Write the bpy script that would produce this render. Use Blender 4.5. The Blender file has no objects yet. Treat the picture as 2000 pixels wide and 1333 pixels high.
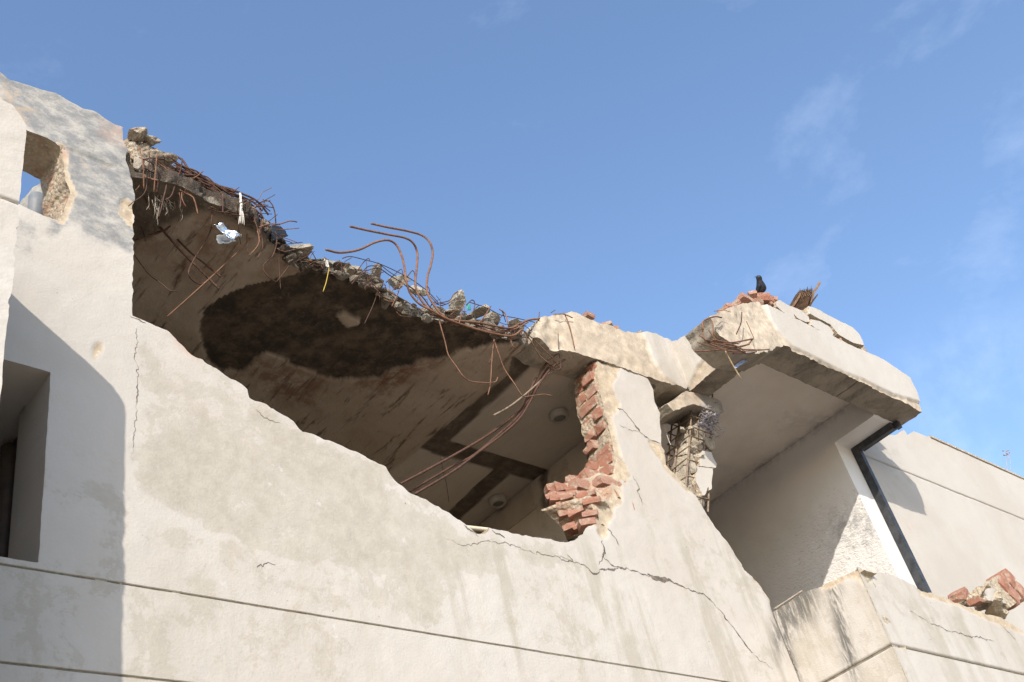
import bpy, bmesh, math, random
import numpy as np
from mathutils import Matrix, Vector
random.seed(7)
RNG = np.random.RandomState(7)
sc = bpy.context.scene

# ------------------------------------------------------------------ camera
YAW, PITCH, ROLL, FPX = 0.8706857, 0.66641212, -0.26728272, 2186.21
CAM = np.array([0.0, -3.5, 1.6])
_cy, _sy, _cp, _sp, _cr, _sr = (math.cos(YAW), math.sin(YAW), math.cos(PITCH), math.sin(PITCH), math.cos(ROLL), math.sin(ROLL))
FWD = np.array([_sy*_cp, _cy*_cp, _sp]); _rt = np.array([_cy, -_sy, 0.0]); _up = np.cross(_rt, FWD)
RGT = _cr*_rt + _sr*_up; UPV = -_sr*_rt + _cr*_up
def ray(x, y): return FWD + RGT*(x-1000)/FPX - UPV*(y-666.5)/FPX
cd = bpy.data.cameras.new('camera'); cam = bpy.data.objects.new('camera', cd); sc.collection.objects.link(cam)
cd.sensor_width = 36.0; cd.lens = FPX/2000*36; cd.clip_start = 0.05; cd.clip_end = 2000
mw = Matrix.Identity(4)
for i in range(3):
    mw[i][0] = RGT[i]; mw[i][1] = UPV[i]; mw[i][2] = -FWD[i]; mw[i][3] = CAM[i]
cam.matrix_world = mw
sc.camera = cam

# ------------------------------------------------------------------ light
SUN = np.array([1.02, 1.0, -.80]); SUN /= np.linalg.norm(SUN)
EL = math.asin(-SUN[2]); AZ = math.atan2(-SUN[0], -SUN[1])
sl = bpy.data.lights.new('sun', 'SUN'); sl.energy = 2.6; sl.angle = math.radians(0.5); sl.color = (1.0, 0.94, 0.85)
so = bpy.data.objects.new('sun', sl); sc.collection.objects.link(so)
so.rotation_euler = Vector(SUN).to_track_quat('-Z', 'Y').to_euler(); so.location = (-8, -10, 14)
wd = bpy.data.worlds.new('World'); sc.world = wd; wd.use_nodes = True
wt = wd.node_tree; wt.nodes.clear()
sky = wt.nodes.new('ShaderNodeTexSky'); sky.sky_type = 'NISHITA'; sky.sun_disc = False
sky.sun_elevation = EL; sky.sun_rotation = AZ; sky.air_density = 1.0; sky.dust_density = 0.9; sky.ozone_density = 2.6; sky.altitude = 50
wbg = wt.nodes.new('ShaderNodeBackground'); wbg.inputs[1].default_value = 0.15
wout = wt.nodes.new('ShaderNodeOutputWorld')
wtc = wt.nodes.new('ShaderNodeTexCoord')
wmp = wt.nodes.new('ShaderNodeMapping'); wmp.inputs['Scale'].default_value = (1.6, 1.6, 3.2); wmp.inputs['Rotation'].default_value = (0.5, 0.2, 0.6); wmp.inputs['Location'].default_value = (1.35, 0.7, 0.9)
wn = wt.nodes.new('ShaderNodeTexNoise'); wn.inputs['Scale'].default_value = 2.1; wn.inputs['Detail'].default_value = 7; wn.inputs['Roughness'].default_value = 0.62; wn.inputs['Distortion'].default_value = 0.15
wr = wt.nodes.new('ShaderNodeValToRGB'); wr.color_ramp.elements[0].position = 0.56; wr.color_ramp.elements[1].position = 0.82
wr.color_ramp.elements[0].color = (0, 0, 0, 1); wr.color_ramp.elements[1].color = (.11, .11, .11, 1)
wm = wt.nodes.new('ShaderNodeMix'); wm.data_type = 'RGBA'; wm.inputs['B'].default_value = (8.5, 8.9, 9.6, 1)
wt.links.new(wtc.outputs['Generated'], wmp.inputs[0]); wt.links.new(wmp.outputs[0], wn.inputs['Vector'])
wt.links.new(wn.outputs['Fac'], wr.inputs[0]); wt.links.new(wr.outputs[0], wm.inputs['Factor'])
cdir = ray(1945, 800); cdir = cdir/np.linalg.norm(cdir)
wdp = wt.nodes.new('ShaderNodeVectorMath'); wdp.operation = 'DOT_PRODUCT'; wdp.inputs[1].default_value = tuple(cdir); wnz = wt.nodes.new('ShaderNodeVectorMath'); wnz.operation = 'NORMALIZE'
wt.links.new(wtc.outputs['Generated'], wnz.inputs[0]); wt.links.new(wnz.outputs[0], wdp.inputs[0])
wmr = wt.nodes.new('ShaderNodeMapRange'); wmr.interpolation_type = 'SMOOTHSTEP'; wt.links.new(wdp.outputs['Value'], wmr.inputs[0])
for i_, v_ in enumerate((.9940, .9996, 0, 1)): wmr.inputs[i_+1].default_value = v_
wn2 = wt.nodes.new('ShaderNodeTexNoise'); wn2.inputs['Scale'].default_value = 13; wn2.inputs['Detail'].default_value = 8; wn2.inputs['Roughness'].default_value = .6; wt.links.new(wtc.outputs['Generated'], wn2.inputs['Vector'])
wr2 = wt.nodes.new('ShaderNodeMapRange'); wr2.interpolation_type = 'SMOOTHSTEP'; wt.links.new(wn2.outputs['Fac'], wr2.inputs[0])
for i_, v_ in enumerate((.40, .74, 0, .07)): wr2.inputs[i_+1].default_value = v_
wmu = wt.nodes.new('ShaderNodeMath'); wmu.operation = 'MULTIPLY'; wt.links.new(wmr.outputs[0], wmu.inputs[0]); wt.links.new(wr2.outputs[0], wmu.inputs[1])
wad = wt.nodes.new('ShaderNodeMath'); wad.operation = 'MAXIMUM'; wt.links.new(wr.outputs[0], wad.inputs[0]); wt.links.new(wmu.outputs[0], wad.inputs[1]); wt.links.new(wad.outputs[0], wm.inputs['Factor'])
wt.links.new(sky.outputs[0], wm.inputs['A']); wt.links.new(wm.outputs['Result'], wbg.inputs[0]); wt.links.new(wbg.outputs[0], wout.inputs[0])
vs = sc.view_settings; vs.view_transform = 'Standard'; vs.look = 'None'; vs.exposure = 1.0; vs.gamma = 1.0; vs.use_curve_mapping = False
sc.cycles.max_bounces = 8; sc.cycles.diffuse_bounces = 5

# ------------------------------------------------------------------ measuring helpers (a point of the photograph on a known plane of the building)
def PY(x, y, Y=0.0):
    d = ray(x, y); return CAM + d*(Y-CAM[1])/d[1]
def PX(x, y, X):
    d = ray(x, y); return CAM + d*(X-CAM[0])/d[0]
def PZ(x, y, Z):
    d = ray(x, y); return CAM + d*(Z-CAM[2])/d[2]
def proj(P):
    q = np.asarray(P)-CAM; w = q@FWD
    return np.stack([1000+FPX*(q@RGT)/w, 666.5-FPX*(q@UPV)/w], -1)

# ------------------------------------------------------------------ noise
def _hash(ix, iy, iz, seed):
    h = (ix*374761393 + iy*668265263 + iz*2147483647 + seed*974634777) & 0xffffffff
    h = ((h ^ (h >> 13))*1274126177) & 0xffffffff
    h = ((h ^ (h >> 15))*2246822519) & 0xffffffff
    return ((h ^ (h >> 16)) & 0xffffff)/float(0xffffff)
def vnoise(p, seed=0):
    p = np.asarray(p, float); i = np.floor(p).astype(np.int64); f = p-i; f = f*f*(3-2*f); r = 0
    for dx in (0, 1):
        for dy in (0, 1):
            for dz in (0, 1):
                w = (f[..., 0] if dx else 1-f[..., 0])*(f[..., 1] if dy else 1-f[..., 1])*(f[..., 2] if dz else 1-f[..., 2])
                r = r + w*_hash(i[..., 0]+dx, i[..., 1]+dy, i[..., 2]+dz, seed)
    return r*2-1
def fbm(p, freq, oct=4, seed=0, gain=0.5):
    p = np.asarray(p, float)*freq; a = 1.0; r = 0; t = 0
    for o in range(oct):
        r = r+a*vnoise(p, seed+o*17); t += a; a *= gain; p = p*2.03+5.1
    return r/t
def sstep(x, a, b):
    t = np.clip((x-a)/(b-a), 0, 1); return t*t*(3-2*t)
def seg_dist(P, A, B):
    d = B-A; L = (d*d).sum(-1)+1e-12
    t = np.clip(((P[:, None, :]-A[None])*d[None]).sum(-1)/L[None], 0, 1)
    C = A[None]+t[..., None]*d[None]; dd = ((P[:, None, :]-C)**2).sum(-1)
    k = dd.argmin(1); r = np.arange(len(P)); return np.sqrt(dd[r, k]), C[r, k]
def inside(P, poly):
    poly = np.asarray(poly)[:, :2]; r = np.zeros(len(P), bool); n = len(poly)
    for i in range(n):
        x0, y0 = poly[i]; x1, y1 = poly[(i+1) % n]
        if y0 == y1: continue
        c = ((y0 > P[:, 1]) != (y1 > P[:, 1])); xi = x0+(P[:, 1]-y0)*(x1-x0)/(y1-y0)
        r ^= c & (P[:, 0] < xi)
    return r
def sdf(P, poly):
    """signed distance, negative inside"""
    poly = np.asarray(poly, float)[:, :2]; out = np.empty(len(P)); B = np.roll(poly, -1, 0)
    for s in range(0, len(P), 40000):
        out[s:s+40000] = seg_dist(P[s:s+40000], poly, B)[0]
    return np.where(inside(P, poly), -out, out)
def linedist(P, pts):
    pts = np.asarray(pts, float); out = np.empty(len(P))
    for s in range(0, len(P), 40000): out[s:s+40000] = seg_dist(P[s:s+40000], pts[:-1], pts[1:])[0]
    return out

# ------------------------------------------------------------------ object helpers
COL = sc.collection
def fastmesh(name, V, quads=None, tris=None, matidx=None, smooth=False):
    me = bpy.data.meshes.new(name); V = np.asarray(V, np.float32)
    nq = 0 if quads is None else len(quads); nt = 0 if tris is None else len(tris)
    me.vertices.add(len(V)); me.vertices.foreach_set('co', V.ravel())
    L = []; st = []; tot = []
    if nq: L.append(np.asarray(quads, np.int32).ravel()); st.append(np.arange(nq)*4); tot.append(np.full(nq, 4))
    if nt: L.append(np.asarray(tris, np.int32).ravel()); st.append(nq*4+np.arange(nt)*3); tot.append(np.full(nt, 3))
    L = np.concatenate(L); me.loops.add(len(L)); me.loops.foreach_set('vertex_index', L)
    me.polygons.add(nq+nt); me.polygons.foreach_set('loop_start', np.concatenate(st).astype(np.int32)); me.polygons.foreach_set('loop_total', np.concatenate(tot).astype(np.int32))
    if matidx is not None: me.polygons.foreach_set('material_index', np.asarray(matidx, np.int32))
    if smooth is not None: me.polygons.foreach_set('use_smooth', np.asarray(smooth, bool) if not np.isscalar(smooth) else np.full(nq+nt, bool(smooth)))
    me.update(calc_edges=True); me.validate()
    return me
def link(name, me, mats=(), parent=None, loc=None):
    o = bpy.data.objects.new(name, me); COL.objects.link(o)
    if me is not None:
        for m in mats: me.materials.append(m)
    if loc is not None: o.location = loc
    if parent is not None:
        o.parent = parent; o.matrix_parent_inverse = Matrix.Translation(world_loc(parent)).inverted()
    return o
_WL = {}
def world_loc(o):
    # parents here are only ever translated (never rotated)
    v = Vector(o.location)
    return v
def empty(name, loc):
    o = bpy.data.objects.new(name, None); COL.objects.link(o); o.location = loc; o.empty_display_size = 0.1
    return o
def tag(o, label=None, cat=None, group=None, kind=None):
    if label: o['label'] = label
    if cat: o['category'] = cat
    if group: o['group'] = group
    if kind: o['kind'] = kind
    return o
def recentre(o):
    """origin of a single-mesh thing to the middle of its base"""
    me = o.data; n = len(me.vertices); a = np.empty(n*3, np.float32); me.vertices.foreach_get('co', a); a = a.reshape(-1, 3)
    c = (a.min(0)+a.max(0))/2; c[2] = a[:, 2].min()
    me.vertices.foreach_set('co', (a-c).ravel()); me.update(); o.location = [float(v) for v in c]
    return o
def thing(name, me, mats, label, cat, group=None):
    return tag(recentre(link(name, me, mats)), label, cat, group)

# ------------------------------------------------------------------ materials
class M:
    def __init__(s, name, rough=0.9, spec=0.25, metal=0.0):
        s.m = bpy.data.materials.new(name); s.m.use_nodes = True; s.t = s.m.node_tree; s.n = s.t.nodes
        s.b = s.n['Principled BSDF']; s.b.inputs['Roughness'].default_value = rough; s.b.inputs['Metallic'].default_value = metal
        s.b.inputs['Specular IOR Level'].default_value = spec
        s.g = s.n.new('ShaderNodeNewGeometry'); s.pos = s.g.outputs['Position']; s.tc = s.n.new('ShaderNodeTexCoord'); s.obj = s.tc.outputs['Object']
    def l(s, a, b): s.t.links.new(a, b)
    def _in(s, sock, v):
        if v is None: return
        if isinstance(v, (int, float)): sock.default_value = v
        elif isinstance(v, (tuple, list)): sock.default_value = (*v, 1) if len(v) == 3 and len(sock.default_value) == 4 else v
        else: s.l(v, sock)
    def map(s, scale=(1, 1, 1), rot=(0, 0, 0), vec=None):
        n = s.n.new('ShaderNodeMapping'); n.inputs['Scale'].default_value = scale; n.inputs['Rotation'].default_value = rot
        s.l(vec or s.pos, n.inputs[0]); return n.outputs[0]
    def noise(s, scale, detail=4, rough=0.55, vec=None, dist=0.0):
        n = s.n.new('ShaderNodeTexNoise'); n.inputs['Scale'].default_value = scale; n.inputs['Detail'].default_value = detail
        n.inputs['Roughness'].default_value = rough; n.inputs['Distortion'].default_value = dist; s.l(vec or s.pos, n.inputs['Vector']); return n.outputs['Fac']
    def voro(s, scale, vec=None, feat='F1', rnd=1.0, col=False):
        n = s.n.new('ShaderNodeTexVoronoi'); n.feature = feat; n.inputs['Scale'].default_value = scale; n.inputs['Randomness'].default_value = rnd
        s.l(vec or s.pos, n.inputs['Vector']); return n.outputs['Color' if col else 'Distance']
    def attr(s, name):
        n = s.n.new('ShaderNodeAttribute'); n.attribute_name = name; return n.outputs['Fac']
    def ramp(s, fac, a, b, lo=0.0, hi=1.0):
        n = s.n.new('ShaderNodeMapRange'); n.interpolation_type = 'SMOOTHSTEP'; s._in(n.inputs[0], fac)
        for i, v in enumerate((a, b, lo, hi)): n.inputs[i+1].default_value = v
        return n.outputs[0]
    def math(s, op, a, b=0.0):
        n = s.n.new('ShaderNodeMath'); n.operation = op; s._in(n.inputs[0], a); s._in(n.inputs[1], b); return n.outputs[0]
    def mix(s, fac, a, b, mode='MIX'):
        n = s.n.new('ShaderNodeMix'); n.data_type = 'RGBA'; n.blend_type = mode; s._in(n.inputs['Factor'], fac); s._in(n.inputs['A'], a); s._in(n.inputs['B'], b); return n.outputs['Result']
    def rnd(s):
        n = s.n.new('ShaderNodeObjectInfo'); return n.outputs['Random']
    def bump(s, h, strength=0.5, dist=0.01, prev=None):
        n = s.n.new('ShaderNodeBump'); n.inputs['Strength'].default_value = strength; n.inputs['Distance'].default_value = dist; s.l(h, n.inputs['Height'])
        if prev is not None: s.l(prev, n.inputs['Normal'])
        return n.outputs[0]
    def done(s, col, normal=None, rough=None):
        s._in(s.b.inputs['Base Color'], col)
        if normal is not None: s.l(normal, s.b.inputs['Normal'])
        if rough is not None: s._in(s.b.inputs['Roughness'], rough)
        return s.m

def mat_plaster(name, base=(.485, .442, .39), base2=(.445, .398, .342)):
    m = M(name, .92, .2)
    big = m.noise(1.1, 5, .6); mid = m.noise(5.5, 7, .68); fine = m.noise(62, 4, .65); grain = m.noise(230, 2, .6)
    col = m.mix(m.ramp(big, .38, .66), base, base2)
    col = m.mix(m.math('MULTIPLY', m.ramp(mid, .52, .75), .35), col, (.51, .475, .435))
    # damp stain with mottled shape
    sa = m.attr('stain'); sn = m.noise(4.2, 9, .72, dist=.25); sn2 = m.noise(13, 8, .75)
    sv = m.math('ADD', sa, m.math('MULTIPLY', m.math('SUBTRACT', sn, .5), 3.0)); sv = m.math('ADD', sv, m.math('MULTIPLY', m.math('SUBTRACT', sn2, .5), .9))
    gate = m.ramp(sa, .02, .25)
    st = m.math('MULTIPLY', m.ramp(sv, .15, .80), gate); edge = m.math('MULTIPLY', m.math('MULTIPLY', m.ramp(sv, .34, .44), m.ramp(sv, .44, .58, 1, 0)), gate)
    stcol = m.mix(m.ramp(sn2, .38, .64), (.30, .26, .195), (.39, .35, .275))
    col = m.mix(m.math('MULTIPLY', st, .62), col, stcol); col = m.mix(m.math('MULTIPLY', edge, .25), col, (.33, .28, .21))
    pale = m.math('MULTIPLY', m.ramp(m.noise(7.5, 8, .75), .60, .68), gate); col = m.mix(m.math('MULTIPLY', pale, .7), col, (.52, .49, .45))
    # run marks, long in z
    run = m.math('ADD', m.math('MULTIPLY', m.noise(1.0, 8, .66, vec=m.map((4.5, 4.5, .45)), dist=.1), .8), m.math('MULTIPLY', m.noise(9, 7, .75), .2))
    rn = m.math('MULTIPLY', m.attr('runs'), m.ramp(run, .49, .60))
    col = m.mix(m.math('MULTIPLY', rn, .62), col, (.335, .295, .225))
    blk = m.math('MULTIPLY', m.attr('black'), m.ramp(m.noise(1.0, 6, .75, vec=m.map((26, 26, 5)), dist=.5), .36, .56))
    col = m.mix(m.math('MULTIPLY', blk, .9), col, (.085, .08, .07))
    # old weathered grey render
    gy = m.ramp(m.math('ADD', m.attr('grey'), m.math('MULTIPLY', m.math('SUBTRACT', m.noise(7, 8, .78), .5), 1.3)), .22, .78)
    gcol = m.mix(m.ramp(m.noise(8, 8, .75, vec=m.map((1, 1, 1.5), (0, .7, 0))), .40, .66), (.20, .20, .198), (.40, .37, .325))
    gcol = m.mix(m.math('MULTIPLY', m.ramp(m.noise(4.1, 6, .7, dist=.2), .57, .66), .7), gcol, (.42, .32, .225))
    col = m.mix(gy, col, gcol)
    # bare undercoat
    tn = m.attr('tan')
    tcol = m.mix(m.ramp(m.noise(14, 5, .7), .35, .65), (.50, .40, .275), (.37, .285, .20))
    tcol = m.mix(m.math('MULTIPLY', m.ramp(m.noise(60, 3, .6), .55, .7), .6), tcol, (.62, .55, .44))
    col = m.mix(tn, col, tcol)
    pk = m.attr('pink'); col = m.mix(m.math('MULTIPLY', pk, m.ramp(mid, .35, .6)), col, (.44, .285, .21))
    pit = m.math('MULTIPLY', m.ramp(m.voro(11), .035, .055, 1, 0), m.ramp(m.noise(2.3, 3, .6), .50, .58)); col = m.mix(m.math('MULTIPLY', pit, .85), col, (.17, .14, .11))
    # soot specks and tiny pits
    sp = m.ramp(m.noise(48, 3, .75, dist=.3), .70, .78); col = m.mix(m.math('MULTIPLY', sp, .5), col, (.30, .26, .22))
    col = m.mix(m.ramp(fine, .3, .7, 0.0, .14), col, (.40, .36, .31))
    h = m.math('ADD', m.math('MULTIPLY', fine, .55), m.math('MULTIPLY', grain, .35)); h = m.math('ADD', h, m.math('MULTIPLY', m.voro(85), .5))
    nb = m.bump(h, .24, .006); nb = m.bump(mid, .2, .02, nb)
    return m.done(col, nb)
def mat_broken(name, a=(.47, .385, .28), b=(.34, .275, .20), red=.35):
    m = M(name, .95, .15)
    n1 = m.noise(11, 6, .7, dist=.4); n2 = m.noise(45, 5, .7); v = m.voro(38)
    col = m.mix(m.ramp(n1, .35, .65), a, b); col = m.mix(m.ramp(v, .1, .45, .55, 0), col, (.56, .52, .45))
    col = m.mix(m.math('MULTIPLY', m.ramp(m.noise(6.5, 4, .6, dist=.6), .52, .64), red), col, (.42, .17, .10))
    col = m.mix(m.ramp(n2, .55, .75, 0, .6), col, (.20, .165, .13))
    h = m.math('ADD', n2, m.math('MULTIPLY', v, -.8)); nb = m.bump(h, .9, .018)
    return m.done(col, nb)
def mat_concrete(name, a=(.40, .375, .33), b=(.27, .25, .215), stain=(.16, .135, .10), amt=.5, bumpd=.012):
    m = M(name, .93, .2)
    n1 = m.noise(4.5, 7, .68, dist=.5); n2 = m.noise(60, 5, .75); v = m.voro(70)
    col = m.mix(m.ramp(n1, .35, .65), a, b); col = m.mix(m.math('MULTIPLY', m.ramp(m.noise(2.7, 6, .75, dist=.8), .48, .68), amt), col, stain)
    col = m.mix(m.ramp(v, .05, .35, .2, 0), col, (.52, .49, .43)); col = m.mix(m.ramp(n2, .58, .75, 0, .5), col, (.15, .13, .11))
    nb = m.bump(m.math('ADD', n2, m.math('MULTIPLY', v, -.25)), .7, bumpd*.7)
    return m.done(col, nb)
def mat_slabedge(name):
    m = M(name, .95, .15)
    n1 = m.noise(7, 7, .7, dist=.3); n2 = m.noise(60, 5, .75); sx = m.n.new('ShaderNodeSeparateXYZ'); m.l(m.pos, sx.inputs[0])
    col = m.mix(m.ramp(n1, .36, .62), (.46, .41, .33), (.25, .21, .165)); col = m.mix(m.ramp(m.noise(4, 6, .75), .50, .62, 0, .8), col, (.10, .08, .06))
    left_shade = m.math('MULTIPLY', m.ramp(sx.outputs[0], 2.55, 3.0, 1, 0), m.ramp(m.noise(9, 6, .7), .30, .50)); col = m.mix(m.math('MULTIPLY', left_shade, .9), col, (.075, .055, .042))  # left end of the slab darkened in the colour, standing in for shadow
    col = m.mix(m.ramp(n2, .58, .75, 0, .5), col, (.13, .11, .09))
    return m.done(col, m.bump(m.math('ADD', n2, n1), .9, .03))
def mat_ceiling(name):
    m = M(name, .9, .2)
    stre = m.noise(1.0, 6, .72, vec=m.map((17, 3.0, 3), (0, 0, .22)), dist=.35)
    n1 = m.noise(1.8, 6, .65, dist=.5); n2 = m.noise(9, 6, .7)
    clean = m.mix(m.ramp(n1, .35, .7), (.64, .56, .47), (.57, .49, .40))
    dirty = m.mix(m.ramp(n1, .3, .65), (.56, .465, .365), (.43, .34, .25))
    col = m.mix(m.attr('dirty'), clean, dirty)
    f = m.math('MULTIPLY', m.ramp(stre, .53, .66), m.math('ADD', m.math('MULTIPLY', m.attr('dirty'), .75), .10))
    col = m.mix(f, col, (.12, .085, .06))
    rs = m.math('MULTIPLY', m.attr('rusty'), m.ramp(n2, .35, .6)); col = m.mix(m.math('MULTIPLY', rs, .85), col, (.20, .095, .05))
    dk = m.attr('dark'); dcol = m.mix(m.ramp(m.noise(7, 8, .75, dist=.15), .40, .66), (.055, .044, .034), (.165, .125, .085))
    nn = m.n.new('ShaderNodeTexNoise'); nn.inputs['Scale'].default_value = 5; nn.inputs['Detail'].default_value = 5; m.l(m.pos, nn.inputs['Vector']); va = m.n.new('ShaderNodeVectorMath'); va.operation = 'MULTIPLY_ADD'; m.l(nn.outputs['Color'], va.inputs[0]); va.inputs[1].default_value = (.5, .5, .5); m.l(m.pos, va.inputs[2]); wv = va.outputs[0]
    veins = m.ramp(m.voro(5.5, feat='DISTANCE_TO_EDGE', vec=m.map((1.6, .5, 1), (0, 0, .3), vec=wv)), .0, .03, 1, 0)
    dcol = m.mix(m.math('MULTIPLY', veins, m.ramp(n2, .46, .62, 0, .35)), dcol, (.28, .24, .18)); dcol = m.mix(m.ramp(m.noise(2.4, 8, .75, dist=.6), .52, .66, 0, .6), dcol, (.19, .13, .08))
    col = m.mix(dk, col, dcol)
    bd = m.attr('band'); bcol = m.mix(m.ramp(m.noise(10, 6, .7, dist=.5), .4, .65), (.125, .10, .075), (.20, .165, .125)); bcol = m.mix(m.ramp(m.voro(30), .05, .2, .6, 0), bcol, (.33, .29, .23))
    col = m.mix(bd, col, bcol)
    nb = m.bump(m.math('ADD', m.noise(30, 5, .7), m.math('MULTIPLY', n2, .8)), .5, .012)
    return m.done(col, nb)
def mat_stucco(name, a=(.70, .67, .635), b=(.64, .605, .565)):
    m = M(name, .9, .25)
    fl = m.noise(1.0, 3, .6, vec=m.map((30, 30, 52), (.5, 0, 0)), dist=.8); n1 = m.noise(2.0, 5, .6)
    rg = m.attr('rough')
    col = m.mix(m.ramp(n1, .35, .65), a, b)
    pit = m.math('MULTIPLY', m.ramp(fl, .62, .70), rg); col = m.mix(m.math('MULTIPLY', pit, .6), col, (.16, .15, .14))
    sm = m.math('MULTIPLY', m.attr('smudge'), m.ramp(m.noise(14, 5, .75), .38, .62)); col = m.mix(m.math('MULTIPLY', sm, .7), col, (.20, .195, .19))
    nb = m.bump(m.math('MULTIPLY', fl, rg), .8, -.014); nb = m.bump(m.noise(60, 4, .6), .3, .006, nb)
    return m.done(col, nb)
def mat_simple(name, a, b, scale=20, rough=.7, bump=.004, metal=0.0, spec=.3):
    m = M(name, rough, spec, metal); n1 = m.noise(scale, 5, .65, vec=m.obj)
    return m.done(m.mix(m.ramp(n1, .35, .65), a, b), m.bump(n1, .5, bump))
def mat_brick(name):
    m = M(name, .93, .15); r = m.rnd(); n1 = m.noise(22, 5, .7, vec=m.obj); n2 = m.noise(90, 3, .6, vec=m.obj)
    col = m.mix(r, (.46, .215, .14), (.53, .33, .245)); col = m.mix(m.ramp(n1, .38, .62, 0, .8), col, (.37, .16, .105))
    col = m.mix(m.ramp(m.noise(16, 5, .7), .50, .62, 0, .8), col, (.50, .42, .32)); col = m.mix(m.ramp(n2, .6, .75, 0, .5), col, (.25, .10, .07))
    return m.done(col, m.bump(m.math('ADD', n1, n2), .8, .008))

MAT = dict(
    plaster=mat_plaster('plaster'), broken=mat_broken('broken_masonry'), inner=mat_simple('inner_plaster', (.50, .43, .35), (.42, .35, .28), 4, .9),
    mortar=mat_broken('mortar', (.52, .43, .31), (.40, .33, .24), .12), concrete=mat_concrete('concrete'),
    brokenconc=mat_concrete('broken_concrete', (.50, .44, .35), (.34, .29, .225), (.22, .17, .12), .35, .03),
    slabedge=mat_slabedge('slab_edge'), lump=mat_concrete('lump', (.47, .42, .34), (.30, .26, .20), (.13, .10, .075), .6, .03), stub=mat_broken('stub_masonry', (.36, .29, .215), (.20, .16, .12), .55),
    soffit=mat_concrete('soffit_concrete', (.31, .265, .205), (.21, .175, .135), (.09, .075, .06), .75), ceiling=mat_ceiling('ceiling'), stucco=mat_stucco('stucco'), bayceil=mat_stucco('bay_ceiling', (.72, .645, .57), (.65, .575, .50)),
    rust=mat_simple('rust', (.115, .055, .034), (.06, .034, .026), 60, .85, .002), rust2=mat_simple('light_rust', (.23, .115, .065), (.135, .068, .042), 50, .85, .002),
    brick=mat_brick('brick'), black=mat_simple('black_metal', (.022, .023, .026), (.05, .052, .056), 14, .45, .001), crack=mat_simple('crack', (.09, .075, .06), (.20, .165, .13), 30, 1.0, 0),
    wood=mat_simple('old_wood', (.115, .065, .038), (.045, .028, .02), 30, .9, .006), woodl=mat_simple('light_wood', (.33, .22, .14), (.20, .12, .075), 30, .9, .004),
    feather=mat_simple('feather', (.012, .012, .014), (.03, .03, .036), 40, .5, .001), beak=mat_simple('beak', (.02, .02, .02), (.03, .03, .03), 40, .4, 0),
    foil=mat_simple('foil', (.80, .82, .84), (.60, .63, .66), 25, .25, .01, .9), cloth=mat_simple('cloth', (.62, .585, .53), (.48, .44, .38), 40, .9, .003),
    root=mat_simple('root', (.42, .36, .29), (.28, .23, .18), 40, .9, .002), twig=mat_simple('twig', (.50, .37, .21), (.36, .25, .14), 40, .8, .002),
    blackplastic=mat_simple('black_plastic', (.015, .015, .016), (.03, .03, .03), 10, .4, .004), green=mat_simple('green_plastic', (.05, .25, .19), (.09, .34, .26), 30, .5, .002),
    blue=mat_simple('blue_plastic', (.20, .27, .52), (.48, .53, .66), 45, .5, .003), lamp=mat_simple('lamp_white', (.52, .47, .40), (.44, .39, .33), 20, .5, .001),
    glass=mat_simple('lamp_glass', (.20, .20, .17), (.15, .15, .13), 12, .2, 0, 0, .5), pipe=mat_simple('cream_pipe', (.66, .58, .42), (.58, .49, .34), 10, .4, 0),
    greypipe=mat_simple('grey_pipe', (.16, .165, .17), (.22, .22, .215), 10, .5, 0), brownpipe=mat_simple('brown_pipe', (.10, .075, .055), (.065, .05, .04), 10, .5, .001),
    fluff=mat_simple('fluff', (.42, .38, .38), (.24, .21, .22), 30, 1, .004), ground=mat_simple('ground', (.37, .315, .25), (.30, .255, .20), 1.5, .95, .01),
    cage=mat_simple('cage_steel', (.27, .20, .14), (.17, .12, .09), 40, .9, .002),
    yellow=mat_simple('yellow_wire', (.50, .33, .05), (.42, .28, .06), 20, .5, 0), groove=mat_simple('groove_dirt', (.22, .19, .14), (.13, .11, .08), 25, .95, .002),
)

# ------------------------------------------------------------------ a broken slab of wall: outline in a plane, relief on its face, ragged thickness
def frame(O, U, V):
    O = np.array(O, float); U = np.array(U, float); V = np.array(V, float); return O, U, V, np.cross(U, V)
def FY(Y): return frame((0, Y, 0), (1, 0, 0), (0, 0, 1))            # faces the street
def FX(X): return frame((X, 0, 0), (0, -1, 0), (0, 0, 1))           # faces left
def FZ(Z): return frame((0, 0, Z), (0, 1, 0), (1, 0, 0))            # faces down
def toab(fr, P): q = np.asarray(P)-fr[0]; return np.stack([q@fr[1], q@fr[2]], -1)
def pxab(fr, pts):
    """outline read off the photograph -> plane coordinates; third value = raggedness"""
    out = []
    for p in pts:
        d = ray(p[0], p[1]); t = ((fr[0]-CAM)@fr[3])/(d@fr[3]); q = CAM+d*t-fr[0]
        out.append((q@fr[1], q@fr[2], p[2] if len(p) > 2 else None))
    return out
def roughen(poly, default, step, seed):
    out = []
    n = len(poly)
    for i in range(n):
        a = poly[i]; b = poly[(i+1) % n]; r = a[2] if len(a) > 2 and a[2] is not None else default
        A = np.array(a[:2]); B = np.array(b[:2]); L = np.linalg.norm(B-A); k = max(1, int(L/step)) if r > 0 else 1
        t = np.arange(k)/k; P = A+(B-A)*t[:, None]
        if r > 0:
            q = np.c_[P, np.full(k, seed*3.7)]
            P = P+r*np.stack([fbm(q, 15, 4, seed, .68), fbm(q+31.7, 15, 4, seed+5, .68)], -1)*1.8
        out.append(P)
    return np.concatenate(out)
def axis_vals(lo, hi, cell, extra):
    v = np.arange(lo, hi+cell, cell)
    for e in extra: v = v[np.abs(v-e) > cell*.30]
    return np.sort(np.concatenate([v, np.array(extra, float)]))
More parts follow.
